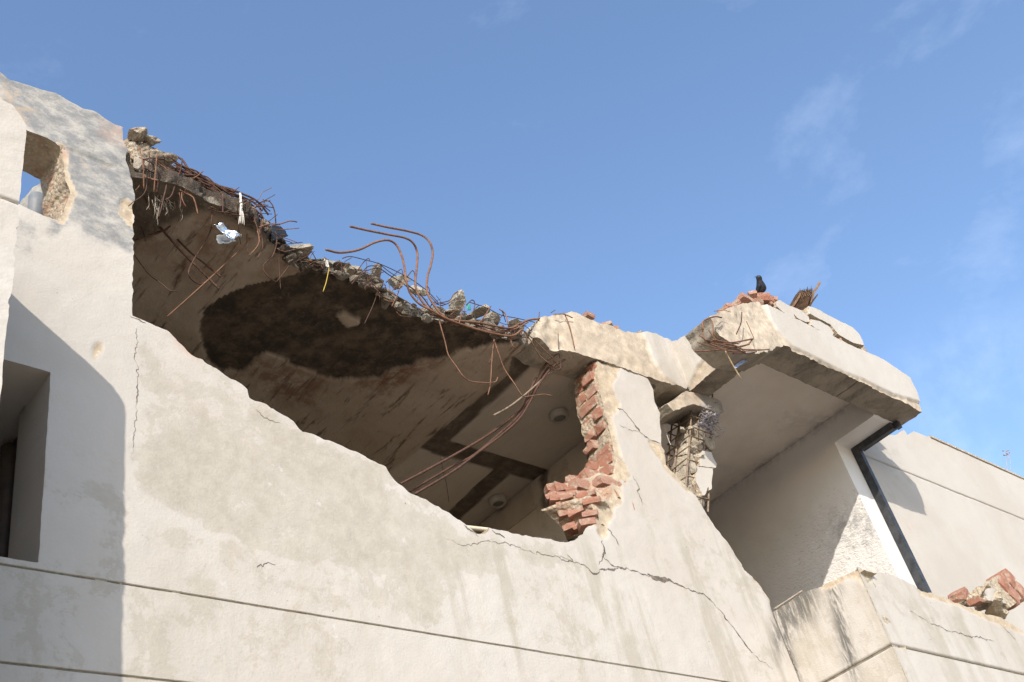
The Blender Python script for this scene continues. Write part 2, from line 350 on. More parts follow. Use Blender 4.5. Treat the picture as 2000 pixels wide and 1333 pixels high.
def panel(name, parent, fr, outline, mats, cell=.02, thick=.2, holes=(), hfn=None, rough=.01, rows=5, side_amp=.02, side_fn=None, seed=1, ea=(), eb=(), back=True, clean=None):
    O, U, V, N = fr
    loops = [roughen([tuple(p) for p in outline], rough, cell*.9, seed)]+[roughen([tuple(p) for p in h], rough*.8, cell*.9, seed+9) for h in holes]
    lo = loops[0].min(0)-cell; hi = loops[0].max(0)+cell
    av = axis_vals(lo[0], hi[0], cell, ea); bv = axis_vals(lo[1], hi[1], cell, eb); na, nb_ = len(av), len(bv)
    ca = (av[:-1]+av[1:])/2; cb = (bv[:-1]+bv[1:])/2
    CC = np.stack(np.meshgrid(ca, cb, indexing='ij'), -1).reshape(-1, 2)
    ins = inside(CC, loops[0])
    for h in loops[1:]: ins &= ~inside(CC, h)
    K = ins.reshape(na-1, nb_-1)
    Kp = np.pad(K, 1)
    vid = np.arange(na*nb_).reshape(na, nb_)
    cnt = Kp[:-1, :-1].astype(int)+Kp[1:, :-1]+Kp[:-1, 1:]+Kp[1:, 1:]
    used = cnt > 0; bnd = used & (cnt < 4)
    AB = np.stack(np.meshgrid(av, bv, indexing='ij'), -1)
    bp = AB[bnd]
    A_ = np.concatenate(loops); B_ = np.concatenate([np.roll(l, -1, 0) for l in loops])
    sn = np.empty_like(bp)
    for s in range(0, len(bp), 4000): d, c = seg_dist(bp[s:s+4000], A_, B_); sn[s:s+4000] = np.where((d < cell*1.6)[:, None], c, bp[s:s+4000])
    AB[bnd] = sn
    rem = -np.ones(na*nb_, int); rem[used.ravel()] = np.arange(used.sum()); ab = AB.reshape(-1, 2)[used.ravel()]
    ii, jj = np.nonzero(K)
    front = rem[np.stack([vid[ii, jj], vid[ii+1, jj], vid[ii+1, jj+1], vid[ii, jj+1]], -1)]
    att = {}
    h = np.zeros(len(ab))
    P0 = O+ab[:, :1]*U+ab[:, 1:]*V
    if hfn is not None: h, att = hfn(ab, P0)
    Vf = P0+h[:, None]*N
    # boundary edges, kept cell on the left
    E = []
    i, j = np.nonzero(K & ~Kp[1:-1, :-2]); E.append(np.stack([vid[i, j], vid[i+1, j]], -1))
    i, j = np.nonzero(K & ~Kp[2:, 1:-1]); E.append(np.stack([vid[i+1, j], vid[i+1, j+1]], -1))
    i, j = np.nonzero(K & ~Kp[1:-1, 2:]); E.append(np.stack([vid[i+1, j+1], vid[i, j+1]], -1))
    i, j = np.nonzero(K & ~Kp[:-2, 1:-1]); E.append(np.stack([vid[i, j+1], vid[i, j]], -1))
    E = rem[np.concatenate(E)]
    bu = np.unique(E); bm_ = -np.ones(len(ab), int); bm_[bu] = np.arange(len(bu)); nbv = len(bu)
    Vs = [Vf]; Q = [front]; mi = [np.zeros(len(front), int)]; base = len(Vf); prev = None
    for r in range(rows+1):
        f = r/rows; q = ab[bu].copy(); hh = h[bu]*(1-f)
        if r > 0:
            P3 = np.c_[q, np.full(nbv, -f*thick)]
            amp = side_amp if r < rows else side_amp*.6
            q = q+amp*1.5*np.stack([fbm(P3, 13, 4, seed+40, .62), fbm(P3+17.3, 13, 4, seed+47, .62)], -1)
            if clean is not None: q = np.where(clean(ab[bu])[:, None], ab[bu], q)
            if side_fn is not None: q = q+side_fn(ab[bu], f)
        Vs.append(O+q[:, :1]*U+q[:, 1:]*V+(hh-f*thick)[:, None]*N)
        cur = base+r*nbv
        if r > 0:
            e0 = bm_[E[:, 0]]; e1 = bm_[E[:, 1]]
            Q.append(np.stack([prev+e1, prev+e0, cur+e0, cur+e1], -1)); mi.append(np.ones(len(E), int) if clean is None else np.where(clean((ab[E[:, 0]]+ab[E[:, 1]])/2), 3, 1))
        prev = cur
    tot = base+(rows+1)*nbv
    if back:
        Pb = O+ab[:, :1]*U+ab[:, 1:]*V-thick*N; Pb[bu] = Vs[-1]; Vs.append(Pb); Q.append(front[:, ::-1]+tot); mi.append(np.full(len(front), 2))
    VV = np.concatenate(Vs); QQ = np.concatenate(Q)
    me = fastmesh(name, VV, QQ, matidx=np.concatenate(mi), smooth=True)
    for k, v in att.items():
        a = me.attributes.new(k, 'FLOAT', 'POINT'); full = np.zeros(len(VV), np.float32); full[:len(v)] = v; a.data.foreach_set('value', full)
    return link(name, me, mats, parent)

def relief(P, amp=.004, seed=3):
    return amp*fbm(P, 2.2, 4, seed)+amp*.5*fbm(P, 14, 3, seed+3)

# ------------------------------------------------------------------ boxes, tubes, stones, bricks
def box_mesh(name, lo, hi):
    lo = np.array(lo, float); hi = np.array(hi, float)
    V = np.array([[x, y, z] for x in (lo[0], hi[0]) for y in (lo[1], hi[1]) for z in (lo[2], hi[2])])
    return fastmesh(name, V, [(0, 1, 3, 2), (4, 6, 7, 5), (0, 4, 5, 1), (2, 3, 7, 6), (0, 2, 6, 4), (1, 5, 7, 3)])
def catmull(pts, step):
    P = np.asarray(pts, float); P = np.vstack([2*P[0]-P[1], P, 2*P[-1]-P[-2]]); out = []
    for i in range(1, len(P)-2):
        L = np.linalg.norm(P[i+1]-P[i]); k = max(2, int(L/step)); t = np.arange(k)/k; t = t[:, None]
        p0, p1, p2, p3 = P[i-1], P[i], P[i+1], P[i+2]
        out.append(.5*((2*p1)+(-p0+p2)*t+(2*p0-5*p1+4*p2-p3)*t*t+(-p0+3*p1-3*p2+p3)*t**3))
    out.append(P[-2][None]); return np.concatenate(out)
def tube_geo(pts, rad, sides=6, step=.02, rib=0.0, taper=1.0, closed=False):
    C = catmull(pts, step) if len(pts) > 2 else np.asarray(pts, float)
    if len(pts) == 2:
        k = max(2, int(np.linalg.norm(C[1]-C[0])/step)+1); C = C[0]+(C[1]-C[0])*np.linspace(0, 1, k)[:, None]
    n = len(C); T = np.gradient(C, axis=0); T /= np.linalg.norm(T, axis=1)[:, None]+1e-9
    R = np.full(n, rad)*np.linspace(1, taper, n)
    if rib: R = R*(1+rib*(np.arange(n) % 2))
    nrm = np.cross(T[0], [.3, .2, .93]); nrm /= np.linalg.norm(nrm); V = []
    for i in range(n):
        nrm = nrm-T[i]*(nrm@T[i]); nrm /= np.linalg.norm(nrm)+1e-9; b = np.cross(T[i], nrm)
        a = np.arange(sides)*2*math.pi/sides; V.append(C[i]+R[i]*(np.cos(a)[:, None]*nrm+np.sin(a)[:, None]*b))
    V = np.concatenate(V); Q = []
    for i in range(n-1):
        for s in range(sides):
            s2 = (s+1) % sides; Q.append((i*sides+s, i*sides+s2, (i+1)*sides+s2, (i+1)*sides+s))
    V = np.vstack([V, C[0], C[-1]]); t = []
    for s in range(sides):
        t.append((len(V)-2, (s+1) % sides, s)); t.append((len(V)-1, (n-1)*sides+s, (n-1)*sides+(s+1) % sides))
    return V, np.array(Q), np.array(t)
def tube(name, pts, rad, mat, parent=None, **k):
    V, Q, T = tube_geo(pts, rad, **k); me = fastmesh(name, V, Q, T, smooth=True)
    return link(name, me, [mat], parent)
def merge_geo(parts):
    V, Q, T = [], [], []; n = 0
    for v, q, t in parts:
        V.append(v)
        if q is not None and len(q): Q.append(np.asarray(q)+n)
        if t is not None and len(t): T.append(np.asarray(t)+n)
        n += len(v)
    return np.concatenate(V), (np.concatenate(Q) if Q else None), (np.concatenate(T) if T else None)
_ico = {}
def ico(sub):
    if sub not in _ico:
        bm = bmesh.new(); bmesh.ops.create_icosphere(bm, subdivisions=sub, radius=1); bm.verts.ensure_lookup_table()
        _ico[sub] = (np.array([v.co[:] for v in bm.verts]), np.array([[v.index for v in f.verts] for f in bm.faces])); bm.free()
    return _ico[sub]
def rock_geo(c, size, seed, sub=3, rough=.13, planes=9, rotz=None):
    V, F = ico(sub); rs = np.random.RandomState(seed)
    n = rs.normal(size=(planes, 3)); n /= np.linalg.norm(n, axis=1)[:, None]; d = rs.uniform(.38, .85, planes)
    pr = V@n.T; r = np.where(pr > .05, d[None]/np.maximum(pr, .05), 9).min(1); r = np.minimum(r, 1.1)
    W = V*r[:, None]; W = W*(1+rough*fbm(W+seed*3.1, 2.4, 4, seed, .6))[:, None]
    W = W*np.array(size)/2
    q = np.array(Matrix.Rotation(rs.uniform(0, 6.28) if rotz is None else rotz, 3, 'Z'))
    return W@q.T+np.array(c), None, F
def brick_meshes():
    out = []
    for k in range(7):
        bm = bmesh.new(); bmesh.ops.create_cube(bm, size=1)
        bmesh.ops.subdivide_edges(bm, edges=[e for e in bm.edges], cuts=1, use_grid_fill=True)
        rs = random.Random(k+3)
        cx, cyy, cz = rs.choice((-1, 1)), rs.choice((-1, 1)), rs.choice((-1, 1))
        for v in bm.verts:
            corner = sum(abs(c) > .4 for c in v.co)
            s = 1-.055*(corner-1) if corner > 1 else 1
            v.co = Vector((v.co.x*(1-.02*(corner-1)), v.co.y*s, v.co.z*s))
            v.co += Vector((rs.uniform(-.03, .03), rs.uniform(-.045, .045), rs.uniform(-.05, .05)))
            if v.co.x*cx > .3 and v.co.y*cyy > .1 and v.co.z*cz > .1 and k > 1: v.co *= .80
        me = bpy.data.meshes.new('brick'); bm.to_mesh(me); bm.free(); me.materials.append(MAT['brick']); out.append(me)
    return out
BRICKS = brick_meshes()
BMID = bpy.data.objects
def brick(parent, loc, size, rot=(0, 0, 0), name='brick'):
    o = bpy.data.objects.new(name, random.choice(BRICKS)); COL.objects.link(o)
    o.location = loc; o.scale = size; o.rotation_euler = rot
    if parent is not None: o.parent = parent; o.matrix_parent_inverse = Matrix.Translation(world_loc(parent)).inverted()
    return o
def ribbon(name, parent, fr, px, width, off, seed, hfn=None):
    """a crack: thin ragged dark slit following the face"""
    ab = np.array([p[:2] for p in pxab(fr, px)])
    C = catmull(np.c_[ab, np.zeros(len(ab))], .03)[:, :2]
    st = []
    for i in range(len(C)-1):
        k = max(1, int(np.linalg.norm(C[i+1]-C[i])/.006)); st.append(C[i]+(C[i+1]-C[i])*(np.arange(k)/k)[:, None])
    st.append(C[-1:]); C = np.concatenate(st); n = len(C)
    q = np.c_[C, np.full(n, seed)]
    C = C+.022*np.stack([fbm(q, 13, 4, seed, .65), fbm(q+9, 13, 4, seed+3, .65)], -1)+.013*np.stack([fbm(q, 55, 3, seed, .7), fbm(q+9, 55, 3, seed+3, .7)], -1)
    T = np.gradient(C, axis=0); T /= np.linalg.norm(T, axis=1)[:, None]+1e-9; W = np.stack([-T[:, 1], T[:, 0]], -1)
    t = np.linspace(0, 1, n); w = width*(.25+.75*np.abs(np.sin(math.pi*t))**.5)*np.clip(1+1.5*fbm(q+50, 34, 3, seed), .2, 3)*.5; w[[0, -1]] = 1e-4
    L = C-W*w[:, None]; R = C+W*w[:, None]; ab2 = np.concatenate([L, R]); P = fr[0]+ab2[:, :1]*fr[1]+ab2[:, 1:]*fr[2]
    h = np.zeros(len(ab2))
    if hfn is not None: h = hfn(ab2, P)[0]
    P = P+(h+off)[:, None]*fr[3]; i = np.arange(n-1)
    return link(name, fastmesh(name, P, np.stack([i, i+n, i+n+1, i+1], -1)), [MAT['crack']], parent)
# ================================================================== SETTING
me = fastmesh('ground', [(-150, -150, 0), (150, -150, 0), (150, 150, 0), (-150, 150, 0)], [(0, 1, 2, 3)])
tag(link('ground', me, [MAT['ground']]), kind='structure')

ZC, ZB = 6.01, 6.05                 # ceiling, underside of the beams
GR1, GR2 = 3.757, 3.40              # horizontal joints in the render
BLD = tag(empty('ruined_building', (3.5, 0, 0)), 'half demolished white plastered building with its front torn open', 'building')
F0 = FY(0.0)

# ------------------------------------------------------------------ front wall
FRONT = [(-40, 125, .012), (0, 142), (22, 157), (62, 169), (88, 177), (112, 184), (135, 197), (161, 210), (187, 219), (204, 232), (225, 246), (240, 250), (238, 266), (247, 292), (249, 322),
         (259, 352, .008), (261, 382), (259, 412), (260, 446), (259, 495), (257, 532), (259, 570), (257, 600), (258, 616, .012), (294, 632), (329, 647), (347, 667), (376, 694), (405, 712), (435, 729), (470, 750), (482, 762), (488, 779),
         (521, 792), (565, 817), (590, 842), (620, 853), (664, 869), (702, 886), (730, 901), (755, 913), (768, 935), (796, 960), (834, 979), (873, 999), (906, 1023), (928, 1043), (944, 1045), (955, 1031), (983, 1037),
         (1005, 1044), (1032, 1048), (1071, 1052), (1106, 1061), (1120, 1058), (1143, 1036), (1163, 1021), (1164, 1000), (1150, 962), (1166, 952), (1186, 984), (1196, 965), (1200, 930), (1203, 900), (1197, 860), (1190, 828), (1182, 800),
         (1176, 775), (1170, 745), (1166, 706, .004), (1209, 718), (1263, 737, .008), (1277, 763), (1278, 785), (1288, 807), (1289, 832), (1291, 868), (1297, 878), (1302, 908), (1322, 930), (1338, 949), (1354, 964), (1374, 995), (1396, 1031),
         (1425, 1064), (1440, 1089), (1452, 1109), (1480, 1136), (1505, 1172)]
fo = pxab(F0, FRONT)
fo += [(5.895, 4.33, 0), (5.895, 2.95, 0), (.2, 2.95, 0), (.2, fo[0][1]+.05, .01)]
NICHE = [(1.0, 3.785, .002), (1.345, 3.785, .002), (1.347, 4.652, .002), (1.0, 4.652, .002)]
WIN = pxab(F0, [(0, 225, .006), (50, 252, .005), (85, 268, .005), (122, 289, .005), (126, 330, .005), (128, 352, .005), (138, 378, .005), (130, 400, .005), (118, 430, .004), (88, 424, .004), (35, 398, 0), (-10, 380, 0)])
TANP = [[(1166, 700), (1210, 714), (1205, 725), (1202, 741), (1198, 762), (1208, 779), (1213, 794), (1207, 797), (1196, 812), (1197, 823), (1205, 855), (1214, 893), (1233, 930), (1223, 942), (1211, 936), (1216, 963), (1214, 984), (1200, 990), (1196, 1012), (1188, 1028), (1188, 1046), (1178, 1052), (1170, 1040), (1166, 1024), (1140, 1030), (1100, 1000), (1130, 900)],
        [(1262, 858), (1291, 868), (1320, 880), (1330, 940), (1360, 968), (1345, 962), (1318, 932), (1298, 912)],
        [(1440, 1100), (1470, 1105), (1530, 1160), (1530, 1195), (1512, 1190), (1490, 1150)],
        [(112, 280), (126, 288), (133, 300), (136, 335), (152, 380), (142, 405), (130, 440), (118, 440), (100, 430), (110, 330)],
        [(236, 390), (248, 388), (262, 396), (264, 450), (250, 440), (236, 425), (228, 415)],
        [(184, 705), (190, 672), (197, 675), (189, 695)]]
PINKP = [[(200, 225), (225, 240), (262, 250), (262, 285), (225, 280), (198, 262)], [(338, 655), (352, 662), (378, 690), (392, 706), (372, 700), (345, 672)], [(118, 290), (130, 296), (128, 316), (120, 312)]]
GREYP = [(-60, 80), (250, 240), (268, 300), (268, 470), (240, 485), (170, 470), (140, 455), (60, 470), (30, 450), (30, 420), (90, 440), (100, 300), (48, 240), (0, 195), (-60, 180)]
STAINP = [(262, 620), (345, 660), (480, 770), (600, 850), (755, 915), (800, 965), (930, 1045), (1110, 1065), (1130, 1110), (1000, 1110), (905, 1120), (872, 1185), (856, 1236), (795, 1215), (730, 1180), (690, 1125), (647, 1108), (590, 1085), (530, 1094), (470, 1060), (400, 1030), (310, 985), (260, 940), (252, 860), (290, 780), (258, 700)]
GREY2 = [(1148, 955), (1166, 950), (1187, 984), (1189, 1000), (1172, 1004), (1160, 985)]
DAMP = [((540, 800), 60, 25), ((330, 800), 70, 26), ((280, 930), 50, 45)]
def wall_h(ab, P):
    px = proj(P); n3 = fbm(P, 7, 4, 11)
    h = relief(P, .005, 3)
    tan = np.zeros(len(ab)); pink = np.zeros(len(ab))
    for k, poly in enumerate(TANP):
        d = sdf(px, poly)+6*n3+3*fbm(P, 30, 3, 51); tan = np.maximum(tan, sstep(-d, -1.2, 1.2))
    for k, poly in enumerate(PINKP): pink = np.maximum(pink, (.45 if k == 0 else 1)*sstep(-(sdf(px, poly)+12*n3), -12, 8))
    h = h-.006*tan*(1+1.2*fbm(P, 25, 3, 5))
    g = np.maximum(sstep(-(sdf(px, GREYP)+45*n3), -45, 30), sstep(-(sdf(px, GREY2)), -3, 3))
    h = h+g*(.007*fbm(P, 9, 4, 21))
    st = sstep(-(sdf(px, STAINP)+16*n3), -26, 30)*(.55+.45*sstep(fbm(P, 2.6, 4, 77), -.25, .25))*(.5+.5*np.maximum(sstep(px[:, 0], 330, 600), sstep(px[:, 1], 800, 930)))
    st = np.maximum(st, .20*sstep(px[:, 1], 820, 1000)*sstep(fbm(P, 1.3, 3, 88), -.35, .2)+.06)
    runs = .35*sstep(px[:, 1], 1000, 1100)+sstep(px[:, 0], 780, 1050)*sstep(-(px[:, 1]-(1090+.13*(px[:, 0]-1000)+200)), -60, 80)*sstep(px[:, 1], 1020, 1120)+.30*sstep(px[:, 0], 1180, 1400)
    black = .9*np.exp(-((px[:, 0]-1520)/16)**2)*sstep(px[:, 1], 1150, 1200)*(1-sstep(px[:, 1], 1240, 1330))
    # pecked out groove lines between the storeys
    for g0 in (GR1, GR2):
        h = np.where(np.abs(ab[:, 1]-g0) < .0050, h-.007, h)
    d7 = np.where((np.abs(ab[:, 1]-6.025) < .006) & (px[:, 0] > 120) & (px[:, 0] < 224), .012, 0); h = h-d7
    return h, dict(tan=tan, pink=pink, grey=g*(1-tan), stain=st, runs=np.clip(runs, 0, 1), black=np.clip(black, 0, 1))
BACKPX = [(1116, 696), (1118, 730), (1122, 760), (1124, 790), (1132, 820), (1140, 850), (1150, 872), (1150, 905), (1160, 918), (1132, 936), (1090, 946), (1075, 955), (1078, 980), (1092, 1005), (1108, 1035), (1118, 1050), (1122, 1058)]
_bp = np.array([PY(x, y, .24) for x, y in BACKPX]); _bp = _bp[np.argsort(_bp[:, 2])]
_fp = np.array([PY(x, y, 0) for x, y in [(1120, 1058), (1143, 1036), (1163, 1021), (1164, 1000), (1160, 962), (1186, 975), (1200, 930), (1203, 900), (1197, 860), (1190, 828), (1182, 800), (1176, 775), (1170, 745), (1166, 706)]]); _fp = _fp[np.argsort(_fp[:, 2])]
def xback(z): return np.interp(z, _bp[:, 2], _bp[:, 0])
def xfront(z): return np.interp(z, _fp[:, 2], _fp[:, 0])
def wall_side(ab, f):
    px = proj(np.c_[ab[:, 0], np.zeros(len(ab)), ab[:, 1]])
    m = (px[:, 0] > 1122) & (px[:, 0] < 1206) & (px[:, 1] > 700) & (px[:, 1] < 1060)
    sh = np.zeros_like(ab); sh[:, 0] = np.where(m, (xback(ab[:, 1])-xfront(ab[:, 1]))*f, 0)
    return sh
FW = panel('facade_wall', BLD, F0, fo, [MAT['plaster'], MAT['broken'], MAT['inner'], MAT['plaster']], clean=lambda q: (q[:, 1] < 4.7) & (q[:, 0] < 1.4), cell=.0125, thick=.24, holes=[NICHE, WIN], hfn=wall_h, rough=.011, rows=7, side_amp=.016, side_fn=wall_side, seed=4,
           eb=[g_+d_ for g_ in (GR1, GR2) for d_ in (-.0085, -.0065, -.0055, -.0046, .0046, .0055, .0065, .0085)])
FW['label'] = 'cracked cream plaster front wall with a diagonal broken edge'
for g0 in (GR1, GR2):
    o = link('joint_line', box_mesh('joint_line', (.2, .0045, g0-.0046), (5.89, .010, g0+.0046)), [MAT['groove']], FW)
CR = [([(1207, 797), (1222, 807), (1234, 823), (1247, 838), (1260, 852), (1270, 857), (1291, 868)], .013), ([(1176, 1054), (1180, 1070), (1178, 1088), (1168, 1101)], .011), ([(1178, 1086), (1192, 1105), (1208, 1109)], .010),
      ([(1120, 1100), (1140, 1106), (1159, 1118), (1185, 1112), (1208, 1109), (1230, 1113), (1250, 1121), (1270, 1128)], .011), ([(1265, 1127), (1290, 1132), (1312, 1136), (1336, 1146)], .034),
      ([(1330, 1143), (1360, 1157), (1382, 1169), (1411, 1198), (1443, 1241), (1469, 1274), (1508, 1306)], .011), ([(1187, 1029), (1197, 1043), (1206, 1057), (1210, 1069)], .008), ([(1233, 926), (1244, 945), (1245, 960), (1254, 979), (1255, 990)], .009),
      ([(268, 640), (266, 700), (267, 760), (264, 830), (262, 905)], .0035), ([(870, 1052), (905, 1068), (950, 1058), (1000, 1066), (1055, 1083), (1100, 1088), (1125, 1102)], .0038), ([(1090, 1088), (1120, 1100), (1110, 1085)], .006),
      ([(905, 1024), (915, 1036), (936, 1048)], .008), ([(960, 1034), (975, 1046), (984, 1052)], .010), ([(1210, 832), (1228, 838), (1250, 845)], .004), ([(258, 616), (268, 622), (290, 632)], .006), ([(500, 800), (522, 818), (548, 828)], .004), ([(500, 1105), (520, 1100), (538, 1104)], .006)]
for k, (p, w) in enumerate(CR): ribbon('crack', FW, F0, p, w*.72, .0012, k+1, wall_h)
# the bricks of the torn wall end
z = 4.99
course = .098; ci = 0
while z < ZB-.03:
    x0, x1 = float(xfront(z)), float(xback(z))
    wide = ci % 2
    if wide:
        ys = [(.125, .205)]
        if random.random() < .55: ys = [(.07, .10), (.18, .10)]
    else: ys = [(.065, .098), (.176, .102)]
    if x0-x1 > .16: ys = [(.05, .09), (.145, .09), (.225, .08)]
    for yc, yl in ys:
        f = (yc)/.24; xe = x0+(x1-x0)*f
        prot = random.choice((.0, .006, .012, .02, .03, .04, .055)); lx = random.uniform(.16, .24)
        brick(FW, (xe-prot+lx/2, yc+random.uniform(-.006, .006), z+random.uniform(-.006, .006)), (lx, yl*random.uniform(.86, 1.0), .074*random.uniform(.88, 1.04)), (random.uniform(-.05, .05), random.uniform(-.07, .05), random.uniform(-.12, .12)))
    z += course; ci += 1
# lower tongue of inner brickwork: oblique rows running out of the wall
TONGUE = [(1070, 950, 1150, 958), (1070, 968, 1152, 966), (1078, 985, 1154, 978), (1086, 1001, 1156, 990), (1094, 1016, 1158, 1002), (1100, 1032, 1158, 1014), (1108, 1044, 1148, 1030)]
tg = []
for r, (xa, ya, xb, yb) in enumerate(TONGUE):
    n = 4 if r < 4 else 3
    for k in range(n):
        t = (k+.15+random.uniform(-.1, .1)+(.25 if r % 2 else 0))/n; yy = .24-.20*t
        p = PY(xa+(xb-xa)*t, ya+(yb-ya)*t, yy)
        if random.random() < .74:
            brick(FW, (p[0]+(.025 if r < 2 else -.012)+random.uniform(-.014, .014), p[1]+(.025 if r < 2 else -.045), p[2]), (.105*random.uniform(.6, 1.15), .085, .045*random.uniform(.75, 1.1)), (random.uniform(-.15, .15), random.uniform(-.18, .18), -.70+random.uniform(-.35, .35)))
        p2 = PY(xa+8+(xb-xa)*t, ya+9+(yb-ya)*t, yy+.02); tg.append(rock_geo(p2+(np.array([.05, .03, 0]) if r < 2 else np.array([.015, -.045, 0])), (.14, .13, .055), 900+r*9+k, 3, .35, 8))
link('mortar', fastmesh('mortar', *merge_geo(tg), smooth=False), [MAT['mortar']], FW)['kind'] = 'stuff'
for k in range(3):
    p = PY(1188+10*k, 955+14*k, .03); brick(FW, p+np.array([.05, .03, 0]), (.14, .09, .07), (random.uniform(-.2, .2), random.uniform(-.3, .2), random.uniform(-.4, .3)))
# recess of the left opening
def quad_prism(name, lo, hi, mat, parent): return link(name, box_mesh(name, lo, hi), [mat], parent)
NI = MAT['plaster']
quad_prism('niche_jamb', (1.3495, .2355, 3.76), (1.40, .31, 4.70), MAT['plaster'], FW)
quad_prism('niche_head', (1.3456, .3105, 4.654), (1.3995, .62, 4.72), MAT['plaster'], FW)
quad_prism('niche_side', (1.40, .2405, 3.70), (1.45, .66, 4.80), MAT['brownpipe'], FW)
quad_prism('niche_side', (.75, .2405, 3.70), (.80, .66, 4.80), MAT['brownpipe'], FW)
quad_prism('niche_head', (.80, .2405, 4.654), (1.3455, .62, 4.72), MAT['plaster'], FW)
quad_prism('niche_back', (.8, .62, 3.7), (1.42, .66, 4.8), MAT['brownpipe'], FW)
quad_prism('lower_wall', (-3, .0, -.1), (5.89, .24, 2.949), MAT['plaster'], BLD)

# ------------------------------------------------------------------ projecting wing at the left
WY = -.72
FWg = FY(WY)
wo = pxab(FWg, [(-60, 168, .01), (0, 195), (28, 206), (46, 232), (51, 262, .002), (34, 430), (17, 604, .002)])
xw = wo[-1][0]
wo += [(xw, 3.0, .0), (-2.5, 3.0, 0), (-2.5, wo[0][1]+.7, .01)]
def wing_h(ab, P):
    h = relief(P, .004, 8)+.0035*fbm(P, 26, 3, 9); z0 = PY(20, 393, WY)[2]
    h = np.where(np.abs(ab[:, 1]-z0) < .006, h-.012, h)
    return h, dict(stain=np.zeros(len(ab)), tan=np.zeros(len(ab)))
WG = panel('wing_wall', BLD, FWg, wo, [MAT['plaster'], MAT['broken'], MAT['inner']], cell=.014, thick=-WY-.002, eb=[PY(20, 393, WY)[2]+d for d in (-.0062, -.005, .005, .0062)], hfn=wing_h, rough=.01, rows=6, side_amp=.012, seed=12)
zw = PY(20, 393, WY)[2]; quad_prism('joint_line', (-2.4, WY+.008, zw-.005), (xw-.01, WY+.0115, zw+.005), MAT['groove'], WG)
quad_prism('wing_base', (-2.5, WY, -.1), (xw, -.002, 2.998), MAT['plaster'], BLD)

# ------------------------------------------------------------------ roof slab (ceiling of the torn room)
FC = FZ(ZC)
SLABPX = [(262, 350), (300, 352), (347, 366), (380, 378), (422, 399), (488, 429), (518, 455), (530, 470), (548, 497), (584, 522), (602, 531), (642, 534), (692, 548), (734, 574), (757, 593), (796, 618), (852, 632), (908, 638), (964, 655), (992, 668), (1048, 677), (1090, 690)]
so_ = pxab(FC, SLABPX)
so_ = [(.24, 1.72, .0)]+[(a, b, .03) for a, b, _ in so_]+[(.06, 5.60, 0), (.23, 5.62, 0), (3.6, 5.62, 0), (3.6, 1.72, 0)]
DARKP = [(390, 640), (400, 605), (440, 582), (500, 556), (560, 540), (600, 526), (640, 515), (740, 520), (800, 560), (900, 610), (1000, 640), (1020, 660), (990, 672), (940, 676), (900, 686), (870, 695), (800, 715), (770, 722), (740, 742), (715, 747), (690, 744), (640, 740), (560, 706), (520, 691), (500, 700), (490, 714), (470, 730), (430, 726), (405, 700)]
ISLE = [(653, 618), (672, 612), (690, 622), (706, 625), (700, 638), (680, 641), (668, 632)]
BANDS = [[(821, 876), (930, 782), (992, 735), (1000, 700), (1040, 680), (1092, 690), (1065, 690), (880, 862)], [(821, 876), (840, 863), (879, 863), (1067, 919), (1072, 940), (1060, 946), (968, 920), (850, 889)], [(964, 919), (875, 1000), (860, 1015), (890, 1025), (905, 1010), (998, 927)]]
def ceil_h(ab, P):
    px = proj(P); n = fbm(P, 8, 4, 31)
    dk = sstep(-(sdf(px, DARKP)+10*n+6*fbm(P, 17, 4, 3, .6)), -1.4, 1.4); isl = sstep(-(sdf(px, ISLE)+4*n), -1.5, 1.5); dk = dk*(1-isl)
    bd = np.zeros(len(ab))
    for b in BANDS: bd = np.maximum(bd, sstep(-(sdf(px, b)+2.2*n), -1.2, 1.2))
    bd *= 1-dk
    left = sstep(-(px[:, 0]-(821+(876-px[:, 1])*1.26)), -3, 6)      # left of the first partition scar
    rusty = np.clip(sstep(-(sdf(px, [(660, 700), (700, 760), (760, 760), (800, 735), (860, 700), (840, 690), (760, 715), (720, 740)])+14*n), -25, 15)+.8*sstep(-(sdf(px, [(500, 690), (640, 745), (620, 800), (520, 760), (450, 740)])+20*n), -30, 20)+.55*sstep(-(sdf(px, [(262, 350), (560, 470), (590, 525), (500, 560), (420, 580), (262, 480)])+20*n), -60, 30)*sstep(n, -.2, .3), 0, 1)
    bd = np.maximum(bd, sstep(-(sdf(px, [(255, 330), (360, 360), (520, 440), (560, 500), (520, 470), (430, 425), (380, 420), (330, 440), (290, 470), (255, 480)])+16*n), -10, 8)*(1-dk)); h = relief(P, .004, 33)-.016*dk*(1+.4*n)-.009*bd+.006*dk*fbm(P, 18, 4, 4)  # band mask also paints the left front dark, as a shadowed beam cavity
    return h, dict(dark=dk, band=bd, dirty=left, rusty=rusty*(1-dk))
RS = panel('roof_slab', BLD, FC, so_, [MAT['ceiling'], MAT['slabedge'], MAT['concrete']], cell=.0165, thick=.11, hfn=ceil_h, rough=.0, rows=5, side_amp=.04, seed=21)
RS['label'] = 'stained concrete roof slab with its plaster fallen off in a dark patch'

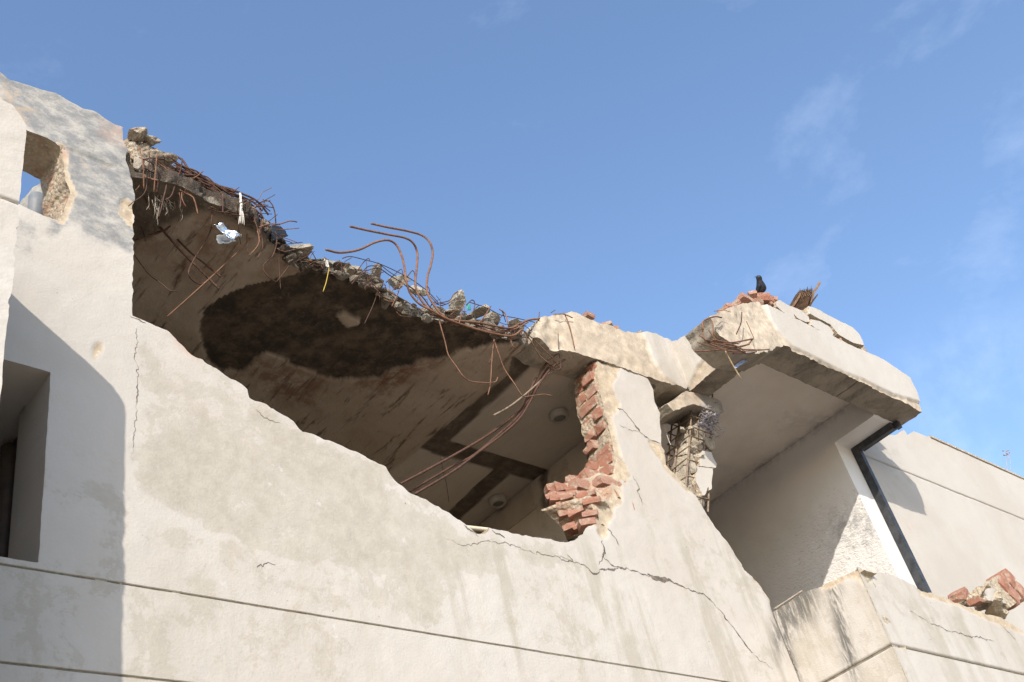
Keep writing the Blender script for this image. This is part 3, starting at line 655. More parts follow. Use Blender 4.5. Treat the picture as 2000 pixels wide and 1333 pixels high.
# room behind
quad_prism('interior_wall', (1.60, .243, 3.0), (1.718, 3.72, 6.3), MAT['inner'], BLD)
quad_prism('interior_wall', (1.72, 3.602, 3.0), (8.0, 3.72, 6.3), MAT['inner'], BLD)
quad_prism('interior_floor', (1.72, .243, 2.95), (7.26, 3.60, 3.05), MAT['concrete'], BLD)
FP_ = FX(5.522)
def part_h(ab, P):
    px = proj(P); b = sstep(-(sdf(px, [(1056, 915), (1068, 915), (1072, 945), (1082, 1000), (1062, 1000), (1052, 945)])+2*fbm(P, 9, 3, 2)), -1.5, 1.5)
    return relief(P, .003, 5)-.008*b, dict(band=b, dirty=np.full(len(ab), .25))
PW = panel('interior_wall', BLD, FP_, [(-3.6, 3.06, 0), (-.245, 3.06, 0), (-.245, ZC-.002, 0), (-3.6, ZC-.002, 0)], [MAT['ceiling'], MAT['inner'], MAT['inner']], cell=.04, thick=.10, hfn=part_h, rough=0, side_amp=0, rows=1)
pb = PZ(1046, 946, ZC); pz = PX(1057, 996, pb[0])
quad_prism('bulkhead', (pb[0], pb[1], pz[2]), (5.515, 3.60, ZC-.012), MAT['inner'], BLD)

# ------------------------------------------------------------------ ring beam over the wall
FB = FY(-.012)
RB = [(1047, 640, .018), (1055, 621), (1077, 613), (1105, 610), (1118, 605), (1140, 619), (1162, 628), (1196, 639), (1225, 649), (1253, 651, .006), (1269, 651), (1288, 657), (1304, 665), (1311, 671, 0), (1343, 756, .006), (1338, 760), (1263, 735), (1209, 716), (1168, 701), (1124, 688, .02), (1100, 682), (1074, 671), (1050, 655)]
def beam_h(ab, P):
    px = proj(P); n = fbm(P, 8, 4, 41)
    pl = sstep(-(sdf(px, [(1250, 640), (1320, 640), (1350, 760), (1335, 762), (1300, 738), (1280, 718), (1268, 690), (1256, 660)])+4*n), -1.5, 1.5)
    st = sstep(fbm(P*np.array([1, 1, .3]), 6, 4, 3), -.1, .35)
    h = relief(P, .006, 12)+.014*pl+.012*(1-pl)*fbm(P, 12, 4, 6)-.045*sstep(-(px[:, 0]-1115), -25, 30)*(.6+.8*fbm(P, 9, 4, 8))
    return h, dict(tan=(1-pl)*.82, stain=pl*.1, runs=pl*.6)
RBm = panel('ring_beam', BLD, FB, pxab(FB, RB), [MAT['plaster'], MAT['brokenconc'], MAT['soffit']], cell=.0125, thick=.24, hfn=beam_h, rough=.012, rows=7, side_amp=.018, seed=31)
RBm['label'] = 'tan concrete beam with white plaster left at its right end'

# cross beam running out to the bay
FXb = FX(5.90)
cb_ = pxab(FXb, [(1311, 671, .01), (1323, 667), (1351, 651), (1370, 637), (1384, 622, .02), (1405, 616), (1420, 622), (1440, 650), (1448, 676)])
cb_ = [(.012, cb_[0][1], .01)]+cb_+[(.56, ZB-.0, .008), (.012, ZB, 0)]
def cross_h(ab, P):
    px = proj(P); n = fbm(P, 8, 4, 43)
    pl = sstep(-(sdf(px, [(1300, 650), (1330, 655), (1372, 625), (1386, 650), (1392, 690), (1362, 718), (1346, 758), (1300, 740)])+3*n), -1.5, 1.5)
    return relief(P, .005, 14)+.014*pl+.014*(1-pl)*fbm(P, 12, 4, 7), dict(tan=(1-pl)*.8, runs=pl*.7, stain=pl*.1, grey=(1-pl)*.5)
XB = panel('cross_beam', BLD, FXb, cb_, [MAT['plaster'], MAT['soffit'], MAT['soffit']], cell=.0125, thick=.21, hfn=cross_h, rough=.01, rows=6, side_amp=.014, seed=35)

# front beam of the bay
YF = -.69
FF = FY(YF)
FBP = [(1384, 622, .018), (1400, 612), (1430, 600), (1455, 592), (1480, 588), (1492, 597, .004), (1500, 602), (1513, 608), (1531, 616), (1544, 625), (1559, 629), (1577, 638), (1597, 649), (1622, 659), (1645, 671), (1667, 682), (1690, 691), (1719, 704), (1751, 725), (1773, 740), (1787, 768), (1794, 790, .008)]
fb = pxab(FF, FBP); xr = fb[-1][0]
fb += [(xr-.01, ZB+.005, .006), (6.17, ZB+.005, .012)]+pxab(FF, [(1495, 690, .02), (1470, 690), (1440, 684), (1420, 668), (1400, 650)])
def front_h(ab, P):
    px = proj(P); n = fbm(P, 8, 4, 45)
    pl = sstep(-(sdf(px, [(1490, 590), (1500, 590), (1720, 690), (1810, 760), (1800, 790), (1744, 774), (1690, 747), (1640, 727), (1604, 709), (1547, 681), (1530, 668), (1514, 649), (1502, 628)])+2.5*n), -1.5, 1.5)
    return relief(P, .004, 15)+.022*pl+.030*(1-pl)*fbm(P, 9, 5, 8, .6), dict(tan=(1-pl)*.75, stain=np.zeros(len(ab)), runs=pl*.1)
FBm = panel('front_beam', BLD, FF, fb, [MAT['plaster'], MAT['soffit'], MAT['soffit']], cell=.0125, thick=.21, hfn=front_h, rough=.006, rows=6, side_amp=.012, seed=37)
FBm['label'] = 'white plastered front beam with a dark concrete underside'
# torn brick core above the beam, and the plates of render left on it
FK = FY(-.60)
panel('parapet_core', BLD, FK, pxab(FK, [(1420, 604, .012), (1450, 592), (1485, 582), (1520, 590), (1560, 606), (1590, 614), (1640, 640), (1676, 664), (1696, 690), (1722, 706), (1700, 712), (1600, 668), (1500, 622), (1430, 625)]), [MAT['broken'], MAT['broken'], MAT['broken']], cell=.018, thick=.14, rough=.012, rows=4, seed=51,
      hfn=lambda ab, P: (.03*fbm(P, 9, 5, 2, .6), {}))
FS = FY(-.665)
for k, pts in enumerate([[(1517, 589), (1523, 587), (1537, 595), (1547, 599), (1567, 608), (1579, 619), (1583, 630), (1573, 629), (1559, 623), (1550, 613), (1554, 623), (1540, 619), (1525, 606), (1516, 598)],
                         [(1579, 598), (1600, 605), (1612, 613), (1642, 628), (1666, 640), (1678, 652), (1685, 665), (1688, 675), (1667, 670), (1637, 653), (1622, 634), (1600, 623), (1582, 613)],
                         [(1583, 624), (1600, 627), (1621, 639), (1628, 650), (1625, 658), (1608, 649), (1592, 641), (1585, 635)]]):
    fk = FY(-.665-.008*k); pc = panel('render_plate', FBm, fk, pxab(fk, [(*p, .005) for p in pts]), [MAT['plaster'], MAT['mortar'], MAT['mortar']], cell=.010, thick=.05, rough=.005, rows=3, side_amp=.006, seed=61+k, hfn=lambda ab, P: (relief(P, .004, 5), {}))
for k, (x, y) in enumerate([(1694, 688), (1704, 692), (1712, 697), (1640, 662), (1610, 652), (1560, 634), (1530, 618)]):
    p = PY(x, y+6, -.64); brick(FBm, p+np.array([.02, .04, 0]), (.10, .10, .05), (random.uniform(-.2, .2), random.uniform(-.2, .2), random.uniform(-.5, .5)))

# ------------------------------------------------------------------ bay room
XW = 7.65; ZCB = 6.26
FCb = FZ(ZCB)
bayc = panel('bay_ceiling', BLD, FCb, [(-.485, 6.105, 0), (.02, 6.105, 0), (.02, 5.905, 0), (.235, 5.905, 0), (.235, 5.60, 0), (3.6, 5.60, 0), (3.6, XW+.02, 0), (-.485, XW+.02, 0)], [MAT['bayceil'], MAT['concrete'], MAT['concrete']], cell=.04, thick=.10, rough=0, rows=1, side_amp=0,
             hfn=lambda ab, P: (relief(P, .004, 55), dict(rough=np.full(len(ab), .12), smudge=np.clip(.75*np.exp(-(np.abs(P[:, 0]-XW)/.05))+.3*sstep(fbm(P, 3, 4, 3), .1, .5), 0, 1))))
ZL = 6.046; YS = -.07
def bay_h(ab, P):
    px = proj(P)
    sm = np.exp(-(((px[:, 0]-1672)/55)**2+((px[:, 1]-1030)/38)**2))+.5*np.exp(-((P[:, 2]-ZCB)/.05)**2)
    rg = sstep(-(P[:, 2]-5.75), -.2, .35)*(.25+.75*sstep(px[:, 0], 1460, 1640))
    return relief(P, .004, 57), dict(rough=rg*.9, smudge=np.clip(sm, 0, 1))
panel('bay_wall', BLD, FX(XW), [(-3.6, 3.0, 0), (-YS, 3.0, 0), (-YS, ZL, 0), (.478, ZL, 0), (.478, ZCB-.002, 0), (-3.6, ZCB-.002, 0)], [MAT['stucco'], MAT['stucco'], MAT['inner']], cell=.025, thick=.29, rough=0, rows=3, side_amp=0, hfn=bay_h)
quad_prism('interior_wall', (5.50, .245, 6.135), (5.62, 3.6, 6.256), MAT['inner'], BLD)
quad_prism('interior_floor', (5.62, .243, 3.051), (7.64, 3.59, 3.10), MAT['concrete'], BLD)
# the wall going on to the right, behind the bay
YR = -.085
FR = FY(YR)
ro = pxab(FR, [(1752, 850, .006), (1766, 838, .012), (1772, 850, .012), (1785, 843, .004), (1809, 852, .003), (2000, 937, .003)])
ztop = ro[-1][1]
ro = [(7.955, 3.0, 0), (14, 3.0, 0), (14, ztop, .003)]+ro[::-1]+[(7.955, 6.2, 0)]
zg = PY(1850, 955, YR)[2]
def right_h(ab, P):
    h = relief(P, .004, 59); h = np.where(np.abs(ab[:, 1]-zg) < .005, h-.012, h)
    px = proj(P); return h, dict(stain=.15*sstep(fbm(P, 2, 4, 6), 0, .4), pink=.5*np.exp(-(((px[:, 0]-1768)/14)**2+((px[:, 1]-1035)/20)**2)))
RW = panel('side_wall', BLD, FR, ro, [MAT['plaster'], MAT['broken'], MAT['inner']], cell=.025, thick=.2, rough=.003, rows=3, side_amp=.006, hfn=right_h, seed=71, eb=[zg-.005, zg+.005, zg-.0065, zg+.0065])
RW['label'] = 'plain white side wall on the right with one thin joint line'
quad_prism('joint_line', (7.97, YR+.009, zg-.006), (13.9, YR+.013, zg+.006), MAT['groove'], RW)
quad_prism('wall_coping', (PY(1815, 852, YR)[0], YR-.012, ztop-.004), (14, YR+.21, ztop+.018), MAT['mortar'], RW)
# black metal window frame of the side opening
wf = empty('window_frame', (7.9, -.1, 4.5)); wf.parent = BLD; wf.matrix_parent_inverse = Matrix.Translation(BLD.location).inverted()
for lo, hi in [((7.875, -.140, 4.45), (7.905, -.072, ZL-.001)), ((7.909, -.130, 4.45), (7.948, -.072, ZL-.001)), ((7.875, -.478, ZL-.062), (7.905, -.143, ZL-.002)), ((7.909, -.478, ZL-.052), (7.948, -.143, ZL-.002)), ((7.91, -.52, ZL-.060), (7.955, -.481, ZL-.002)), ((7.70, -.12, 4.46), (7.87, -.075, 4.50))]:
    quad_prism('frame_bar', lo, hi, MAT['black'], wf)

# ------------------------------------------------------------------ balcony parapet of the bay
YP = -.645
FPa = FY(YP)
po = pxab(FPa, [(1692, 1113, .008), (1700, 1112), (1735, 1121), (1780, 1140), (1800, 1152), (1850, 1166), (1880, 1180), (1930, 1198), (1960, 1208), (2000, 1232), (2040, 1250)])
po = [(5.903, 2.6, 0), (10.5, 2.6, 0), (10.5, 4.0, .01)]+[(p[0], p[1], .012) for p in po[::-1]]+[(5.903, po[0][1], .0)]
def para_h(ab, P):
    h = relief(P, .005, 61); h = np.where(np.abs(ab[:, 1]-GR1-.008) < .0075, h-.012, h); px = proj(P)
    tan = sstep(-(sdf(px, [(1680, 1100), (1712, 1105), (1702, 1130), (1696, 1140), (1690, 1128)])+2*fbm(P, 20, 3, 5)), -1.5, 1.5)
    tan = np.maximum(tan, sstep(-(sdf(px, [(1780, 1130), (1830, 1150), (1890, 1172), (1985, 1215), (2010, 1240), (1960, 1225), (1870, 1183), (1800, 1162)])+3*fbm(P, 20, 3, 5)), -1.5, 1.5))
    return h-.01*tan, dict(tan=tan, stain=.45*sstep(fbm(P, 2.2, 4, 16), -.3, .4), runs=np.full(len(ab), .75))
PA = panel('bay_parapet', BLD, FPa, po, [MAT['plaster'], MAT['mortar'], MAT['inner']], cell=.014, thick=.15, hfn=para_h, rough=.008, rows=5, side_amp=.012, side_fn=lambda ab, f: np.stack([np.where(ab[:, 0] < 5.94, .03, 0), np.zeros(len(ab))], -1), seed=81, eb=[GR1-.0005+.001, GR1+.0155, GR1-.001, GR1+.017])
quad_prism('joint_line', (5.91, YP+.008, GR1+.0005), (10.4, YP+.0115, GR1+.0155), MAT['groove'], PA)
FRt = FX(5.9)
rt = pxab(FRt, [(1513, 1194, .002), (1567, 1159, .006), (1600, 1146), (1640, 1127), (1660, 1117), (1688, 1112)])
rt = [(.002, 2.6, 0), (-YP-.002, 2.6, 0), (-YP-.002, rt[-1][1], .006)]+rt[::-1]+[(.002, rt[0][1], 0)]
def ret_h(ab, P):
    h = relief(P, .005, 63); h = np.where(np.abs(ab[:, 1]-GR1-.008) < .0075, h-.012, h); px = proj(P)
    tan = sstep(-(sdf(px, [(1588, 1135), (1650, 1100), (1700, 1100), (1700, 1140), (1690, 1146), (1678, 1132), (1655, 1128), (1640, 1140), (1622, 1150), (1604, 1150)])+3*fbm(P, 15, 3, 5)), -1.5, 1.5)
    bl = np.exp(-((px[:, 0]-1545)/28)**2)*(1-sstep(px[:, 1], 1200, 1270))+1.2*np.exp(-((px[:, 0]-1640-.22*(px[:, 1]-1200))/15)**2)*(1-sstep(px[:, 1], 1250, 1400))+.8*np.exp(-((px[:, 0]-1522-.30*(px[:, 1]-1200))/8)**2)+.7*np.exp(-((px[:, 0]-1580)/22)**2)*(1-sstep(px[:, 1], 1180, 1250))
    return h-.01*tan, dict(tan=tan, black=np.clip(bl, 0, 1), runs=np.full(len(ab), .8), stain=np.full(len(ab), .22))
RT = panel('parapet_return', BLD, FRt, rt, [MAT['plaster'], MAT['mortar'], MAT['inner']], cell=.0125, thick=.15, hfn=ret_h, rough=.008, rows=5, side_amp=.008, seed=83, eb=[GR1+.0005, GR1+.0155, GR1-.001, GR1+.017])
RT['label'] = 'short return wall streaked with black mould'
quad_prism('joint_line', (5.908, YP+.004, GR1+.0005), (5.9115, -.005, GR1+.0155), MAT['groove'], RT)
ps = PX(1513, 1192, 5.9); pe = PX(1568, 1156, 5.9)
tube('sill_rod', [ps+np.array([-.005, 0, .004]), pe+np.array([-.005, 0, .004])], .006, MAT['root'], RT)
ribbon('crack', PA, FPa, [(1777, 1194), (1824, 1220), (1874, 1238), (1940, 1252)], .005, .0015, 91, para_h)
ribbon('crack', PA, FPa, [(1955, 1220), (1968, 1236), (1985, 1252)], .005, .0015, 92, para_h)
ribbon('crack', RT, FRt, [(1515, 1200), (1521, 1230), (1535, 1262), (1556, 1312)], .007, .0015, 93, ret_h)
#PART2
# ------------------------------------------------------------------ broken column under the beams
def dep(P): return float((np.asarray(P)-CAM)@FWD)
CT = PY(1352, 806, .145); CB = PY(1337, 1010, .145)
col = tag(empty('concrete_column', tuple(CB)), 'broken concrete column with its steel cage laid bare'); col.parent = BLD; col.matrix_parent_inverse = Matrix.Translation(BLD.location).inverted()
HX, HY = .115, .10
def ring_pts(c, hx, hy): return [c+np.array([sx*hx, sy*hy, 0]) for sx, sy in ((-1, -1), (1, -1), (1, 1), (-1, 1))]
# rough core: stacked irregular cross-sections, eaten away at the top
nz, na_ = 70, 44; Vc = []
for i in range(nz):
    t = i/(nz-1); c = CB+(CT-CB)*t*.93; th = np.arange(na_)*2*math.pi/na_
    ex = np.sign(np.cos(th))*np.abs(np.cos(th))**.55; ey = np.sign(np.sin(th))*np.abs(np.sin(th))**.55
    P = np.stack([c[0]+ex*HX*.92, c[1]+ey*HY*.92, np.full(na_, c[2])], -1); s = 1+.34*fbm(P, 15, 4, 5, .65)-.10*sstep(np.array(t), .8, 1.0)
    P[:, 0] = c[0]+(P[:, 0]-c[0])*s; P[:, 1] = c[1]+(P[:, 1]-c[1])*s; P[:, 2] += .035*fbm(P+7, 14, 3, 8); Vc.append(P)
Vc = np.concatenate(Vc); Qc = [(i*na_+j, i*na_+(j+1) % na_, (i+1)*na_+(j+1) % na_, (i+1)*na_+j) for i in range(nz-1) for j in range(na_)]
Vc = np.vstack([Vc, CB+(CT-CB)*.93]); Tc = [(len(Vc)-1, (nz-1)*na_+j, (nz-1)*na_+(j+1) % na_) for j in range(na_)]
link('core', fastmesh('core', Vc, Qc, Tc, smooth=True), [MAT['brokenconc']], col)
topz = CT+(CT-CB)*.16
for i, (sx, sy) in enumerate([(-1, -1), (-.25, -1.0), (.4, -1), (1, -1), (1, .1), (-1, .2), (1, 1), (-1, 1)]):
    o_ = np.array([sx*HX*1.03, sy*HY*1.05, 0]); tube('rebar', [CB+o_, (CB+CT)/2+o_+np.array([random.uniform(-.008, .008), -.004, 0]), topz+o_*.95], .0062, MAT['cage'], col, sides=6, step=.01, rib=.22)
for t in (.10, .26, .40, .52, .62, .72, .82, .92):
    c = CB+(CT-CB)*t; w = ring_pts(c+np.array([0, 0, random.uniform(-.008, .008)]), HX*1.12, HY*1.14); w = w+[w[0]]
    w = [p+np.array([0, 0, random.uniform(-.012, .012)]) for p in w]; parts = [tube_geo([w[k], w[k+1]], .0055, 5, .03) for k in range(4)]
    link('stirrup', fastmesh('stirrup', *merge_geo(parts), smooth=True), [MAT['cage']], col)
for k, (x, y, w, h) in enumerate([(1374, 803, 20, 15), (1358, 866, 22, 16), (1382, 868, 26, 28), (1352, 877, 14, 10), (1332, 838, 18, 12), (1350, 838, 16, 12), (1366, 893, 22, 22), (1352, 915, 16, 24)]):
    p = PY(x, y, .035); s = dep(p)/FPX; link('concrete_lump', fastmesh('concrete_lump', *rock_geo(p, (w*s*1.1, w*s, h*s*1.1), 300+k), smooth=False), [MAT['brokenconc']], col)
FCl = FY(.015)
for k, pts in enumerate([[(1368, 892), (1372, 880), (1390, 884), (1394, 896), (1400, 906), (1398, 914), (1388, 913), (1366, 911)], [(1362, 912), (1392, 915), (1393, 925), (1390, 945), (1391, 955), (1386, 959), (1384, 950), (1378, 966), (1374, 970), (1366, 952), (1358, 938)]]):
    panel('plaster_shard', col, FCl, pxab(FCl, [(*p, .003) for p in pts]), [MAT['plaster'], MAT['mortar'], MAT['mortar']], cell=.009, thick=.035, rough=.003, rows=3, side_amp=.004, seed=91+k, hfn=lambda ab, P: (relief(P, .004, 5), {}))
FCp = FY(-.03)
panel('capital', BLD, FCp, pxab(FCp, [(1300, 790, .006), (1318, 780), (1339, 764), (1357, 766), (1375, 770), (1409, 784), (1415, 803), (1400, 809), (1386, 798), (1370, 793), (1352, 790), (1332, 797), (1314, 803)]), [MAT['plaster'], MAT['brokenconc'], MAT['soffit']], cell=.011, thick=.24, rough=.008, rows=6, side_amp=.012, seed=95, hfn=lambda ab, P: (.02*fbm(P, 9, 4, 2), dict(tan=.7*sstep(-(proj(P)[:, 0]-1372), -4, 4), grey=np.full(len(ab), .45))))
fl = []
for k in range(12):
    p = PY(random.gauss(1384, 8), random.gauss(822, 12), -.03+random.uniform(-.03, .03)); s = dep(p)/FPX; r = random.uniform(4, 8)*s; fl.append(rock_geo(p, (r*2.2, r*1.4, r*1.4), 400+k, 3, .7, 6))
for k in range(90):
    x, y = random.gauss(1384, 11), random.gauss(824, 14); q = [PY(x, y, -.06)]
    for j in range(3): x += random.uniform(-6, 8); y += random.uniform(-4, 6); q.append(PY(x, y, -.06+random.uniform(-.03, .03)))
    fl.append(tube_geo(q, random.uniform(.0015, .005), 4, .015, taper=.3))
thing('fluff_clump', fastmesh('fluff_clump', *merge_geo(fl), smooth=True), [MAT['fluff']], 'matted grey fluff caught on the broken column', 'debris')['kind'] = 'stuff'

# ------------------------------------------------------------------ torn beam stub at the left end of the slab
FSt = FY(.03)
panel('beam_stub', BLD, FSt, pxab(FSt, [(238, 268), (243, 252), (262, 250), (285, 262), (304, 282), (328, 290), (346, 308), (356, 326), (352, 345), (330, 356), (312, 350), (300, 362), (284, 350), (268, 366), (256, 352), (250, 310)]), [MAT['stub'], MAT['stub'], MAT['stub']], cell=.010, thick=.30, rough=.03, rows=8, side_amp=.04, seed=53, hfn=lambda ab, P: (.10*fbm(P, 9, 5, 2, .7)-.05, {}))
for k, (x, y, w, h, Y, mt) in enumerate([(266, 258, 44, 20, .03, 'broken'), (290, 272, 36, 18, .05, 'broken'), (272, 322, 30, 42, .0, 'brokenconc'), (334, 312, 26, 20, .03, 'stub'), (262, 296, 26, 40, .03, 'broken'), (280, 400, 40, 60, .22, 'soffit'), (296, 372, 60, 36, .16, 'soffit')]):
    p = PY(x, y, Y); s = dep(p)/FPX; link('beam_stub', fastmesh('beam_stub', *rock_geo(p, (w*s*1.15, w*s*.9, h*s*1.1), 500+k, 4, .30, 10), smooth=False), [MAT[mt]], BLD)
EB = [(372, 350), (400, 362), (430, 378), (462, 394), (492, 412), (515, 436)]
for k, (x, y) in enumerate(EB):
    p = PY(x, y+6, .055); s = dep(p)/FPX; link('beam_stub', fastmesh('beam_stub', *rock_geo(p, (46*s, 22*s, 20*s), 520+k, 4, .30, 9, .3), smooth=False), [MAT['soffit']], BLD)

# ------------------------------------------------------------------ reinforcement
def zp(reg, pts):
    x0, y0, s = reg; return [(x0+p[0]/s, y0+p[1]/s) for p in pts]
Z3, Z4, Z5, Z7 = (230, 220, 3.333), (600, 400, 3.571), (740, 640, 3.029), (1240, 520, 2.777)
def bar(parent, px, r, Y=(.06, .06), mat='rust', rib=0, name='rebar', sides=6, label=None):
    n = len(px); pts = [PY(x, y, Y[0]+(Y[1]-Y[0])*i/max(1, n-1)+.012*math.sin(i*1.9+x)) for i, (x, y) in enumerate(px)]
    o = tube(name, pts, r, MAT[mat], parent, sides=sides, step=.006 if rib else .02, rib=rib)
    if label: o['label'] = label
    return o
TH = [(Z4, [(130, 315), (230, 335), (360, 315), (470, 265), (560, 248), (620, 280), (660, 360), (680, 450), (690, 530), (720, 620), (780, 690), (870, 740), (980, 800), (1150, 860), (1300, 900), (1430, 915), (1500, 870)], 'lowest of the three tall bars curling left against the sky'),
      (Z4, [(300, 153), (420, 180), (560, 208), (680, 232), (740, 270), (768, 340), (765, 430), (755, 540), (770, 620), (830, 710), (930, 790), (1050, 810), (1200, 825), (1350, 855), (1430, 860), (1530, 810), (1620, 795)], 'middle of the three tall bars curling left against the sky'),
      (Z4, [(445, 132), (560, 158), (700, 185), (800, 215), (855, 265), (875, 340), (860, 430), (840, 500), (835, 600), (870, 680), (930, 760), (990, 810), (1080, 840), (1250, 880), (1380, 885), (1480, 830)], 'uppermost of the three tall bars curling left against the sky')]
for k, (z_, p, lb) in enumerate(TH): bar(RS, zp(z_, p), .0062, (-.06+.03*k, .0), 'rust2', .20, label=lb, sides=8)
for p, r, Y in [([(350, 270), (420, 310), (470, 380), (540, 410), (640, 470), (740, 500), (800, 525), (880, 560), (930, 600), (980, 665)], .0058, (.10, .02)), ([(380, 340), (440, 390), (500, 440), (560, 475), (640, 490), (720, 505), (790, 520)], .0055, (.08, .0)),
                ([(400, 385), (480, 400), (600, 455), (700, 520), (800, 560), (870, 600), (920, 660)], .0055, (.09, .04)), ([(410, 460), (500, 500), (620, 560), (740, 620), (860, 680), (980, 740)], .0055, (.07, .06)), ([(360, 375), (460, 430), (600, 500), (740, 585), (860, 640), (990, 720)], .005, (.06, .08)),
                ([(270, 740), (400, 890), (530, 1020), (660, 1150)], .0065, (.25, .20)), ([(350, 780), (450, 890), (560, 980), (670, 1070)], .0055, (.28, .22)), ([(430, 350), (560, 430), (660, 500), (800, 545), (890, 590), (940, 640)], .005, (.03, .01))]:
    bar(RS, zp(Z3, p), r, Y, 'rust', .15)
for k in range(46):
    x, y = random.uniform(272, 520), 0; y = 312+.47*(x-300)+random.uniform(-4, 46); an = random.choice((random.uniform(.2, .7), random.uniform(1.1, 2.0), random.uniform(-.4, .3))); q = [(x, y)]
    for j in range(random.randint(2, 4)): x += random.uniform(10, 24)*math.cos(an); y += random.uniform(10, 24)*math.sin(an); an += random.uniform(-.5, .5); q.append((x, y))
    bar(RS, q, random.uniform(.0018, .0042), (random.uniform(-.08, .0), random.uniform(-.06, .06)), random.choice(('rust', 'rust', 'rust2')), sides=5)
for k in range(24):
    dy = random.uniform(-26, 60); a0 = random.uniform(330, 520); a1 = a0+random.uniform(260, 460)
    bar(RS, zp(Z3, [(a0+(a1-a0)*t, 340+.56*(a0+(a1-a0)*t-380)+dy+random.uniform(-14, 14)) for t in (0, .25, .5, .75, 1)]), random.uniform(.003, .0052), (random.uniform(-.02, .03), random.uniform(-.03, .03)), 'rust')
for p, r, Y, mt in [([(520, 400), (490, 470), (455, 530)], .004, (.02, .04), 'rust2'), ([(420, 300), (410, 370), (380, 450), (350, 540), (310, 570)], .0035, (-.075, -.03), 'rust'), ([(140, 220), (165, 350), (170, 500)], .0035, (-.075, -.03), 'rust2'), ([(205, 260), (205, 420)], .003, (-.075, -.03), 'rust'), ([(255, 270), (245, 400), (235, 520)], .0035, (-.075, -.03), 'rust2'),
                    ([(80, 420), (130, 470), (170, 530), (210, 640)], .005, (.05, .1), 'rust'), ([(630, 600), (620, 720), (570, 840), (500, 950), (460, 1050), (510, 1110), (560, 1110), (620, 1060)], .004, (.10, .2), 'rust'), ([(945, 735), (890, 790), (800, 890), (700, 985), (600, 1080), (500, 1170), (400, 1260), (320, 1330)], .0032, (.05, .25), 'rust2'),
                    ([(845, 720), (880, 640), (940, 580), (990, 580), (1020, 640), (1030, 740), (1035, 840), (1010, 930), (960, 980), (945, 1020), (980, 1070), (1030, 1105)], .0036, (.05, .08), 'rust'), ([(600, 650), (560, 680), (480, 690), (380, 720), (280, 780), (180, 810), (110, 830)], .004, (.12, .3), 'rust'), ([(110, 930), (200, 1050), (280, 1110), (340, 1160), (390, 1165)], .0032, (.3, .2), 'rust'),
                    ([(580, 590), (480, 650), (350, 740), (200, 800)], .004, (.12, .3), 'rust'), ([(480, 500), (505, 610)], .0035, (.06, .05), 'rust2'), ([(670, 510), (740, 610), (800, 670)], .0045, (.03, .05), 'rust'), ([(850, 720), (840, 830), (850, 920)], .0025, (.07, .08), 'rust'), ([(1050, 880), (1050, 1000), (1060, 1150)], .0018, (.06, .1), 'rust'), ([(1120, 990), (1060, 1070), (1030, 1105)], .0025, (.06, .08), 'rust'), ([(130, 700), (170, 790), (180, 835)], .003, (.3, .3), 'rust')]:
    bar(RS, zp(Z3, p), r, Y, mt)
for p, r, Y, mt in [([(245, 375), (300, 362), (400, 385), (500, 412), (620, 465), (740, 530), (850, 615), (910, 680)], .0028, (-.02, .02), 'rust'), ([(310, 555), (350, 505), (420, 460), (500, 445), (570, 490), (680, 560), (760, 640)], .0028, (-.02, .04), 'rust'), ([(345, 465), (400, 395), (430, 375), (435, 395)], .0025, (.0, .02), 'rust'), ([(495, 405), (440, 500), (400, 590)], .0025, (0, .04), 'rust'), ([(495, 405), (560, 460), (620, 500)], .0025, (0, .04), 'rust'),
                    ([(550, 545), (640, 460), (660, 455), (670, 500)], .0025, (.03, .02), 'rust'), ([(590, 710), (640, 600), (670, 540)], .0028, (-.01, .02), 'rust2'), ([(700, 500), (735, 460), (750, 490), (750, 560)], .0028, (.02, .02), 'rust'), ([(840, 570), (855, 600), (850, 640)], .0028, (0, .02), 'rust'), ([(900, 690), (990, 670), (1020, 630), (1050, 605)], .003, (0, .05), 'rust'), ([(1110, 700), (1150, 665), (1170, 690), (1160, 740), (1150, 790)], .0032, (0, .02), 'rust'), ([(1060, 830), (1090, 700)], .0032, (-.02, 0), 'rust2'),
                    ([(1200, 825), (1250, 760), (1280, 710)], .004, (-.02, .0), 'rust2'), ([(1130, 680), (1250, 720), (1350, 770), (1450, 790), (1540, 810), (1620, 830)], .003, (.04, .02), 'rust'), ([(1340, 730), (1380, 760), (1400, 830), (1410, 880), (1440, 910), (1420, 940), (1430, 980), (1455, 1010)], .0042, (.0, .04), 'rust2'), ([(1500, 870), (1560, 950), (1620, 1050), (1690, 1110), (1760, 1160)], .0032, (-.02, .1), 'rust2'),
                    ([(1500, 870), (1600, 960), (1700, 1060), (1770, 1150)], .0032, (-.02, .08), 'rust2'), ([(920, 810), (940, 880), (965, 970), (985, 1050), (1040, 1130), (1090, 1200), (1150, 1235), (1300, 1240), (1330, 1205)], .0038, (.0, .05), 'rust2'), ([(400, 830), (460, 700), (490, 610)], .0022, (.02, .06), 'rust'), ([(700, 560), (800, 640), (880, 740), (990, 800)], .004, (.0, .02), 'rust'), ([(860, 640), (920, 700), (980, 690), (1040, 650)], .003, (.02, .0), 'rust'), ([(980, 800), (1100, 815), (1300, 870), (1440, 870), (1540, 820)], .005, (.03, .0), 'rust2'),
                    ([(560, 600), (700, 680), (800, 740), (900, 780)], .003, (.03, .0), 'rust'), ([(1000, 760), (1150, 830), (1320, 895), (1450, 905)], .003, (.05, .02), 'rust'), ([(200, 430), (230, 405), (240, 425), (230, 445)], .0022, (0, .03), 'rust')]:
    bar(RS, zp(Z4, p), r, Y, mt)
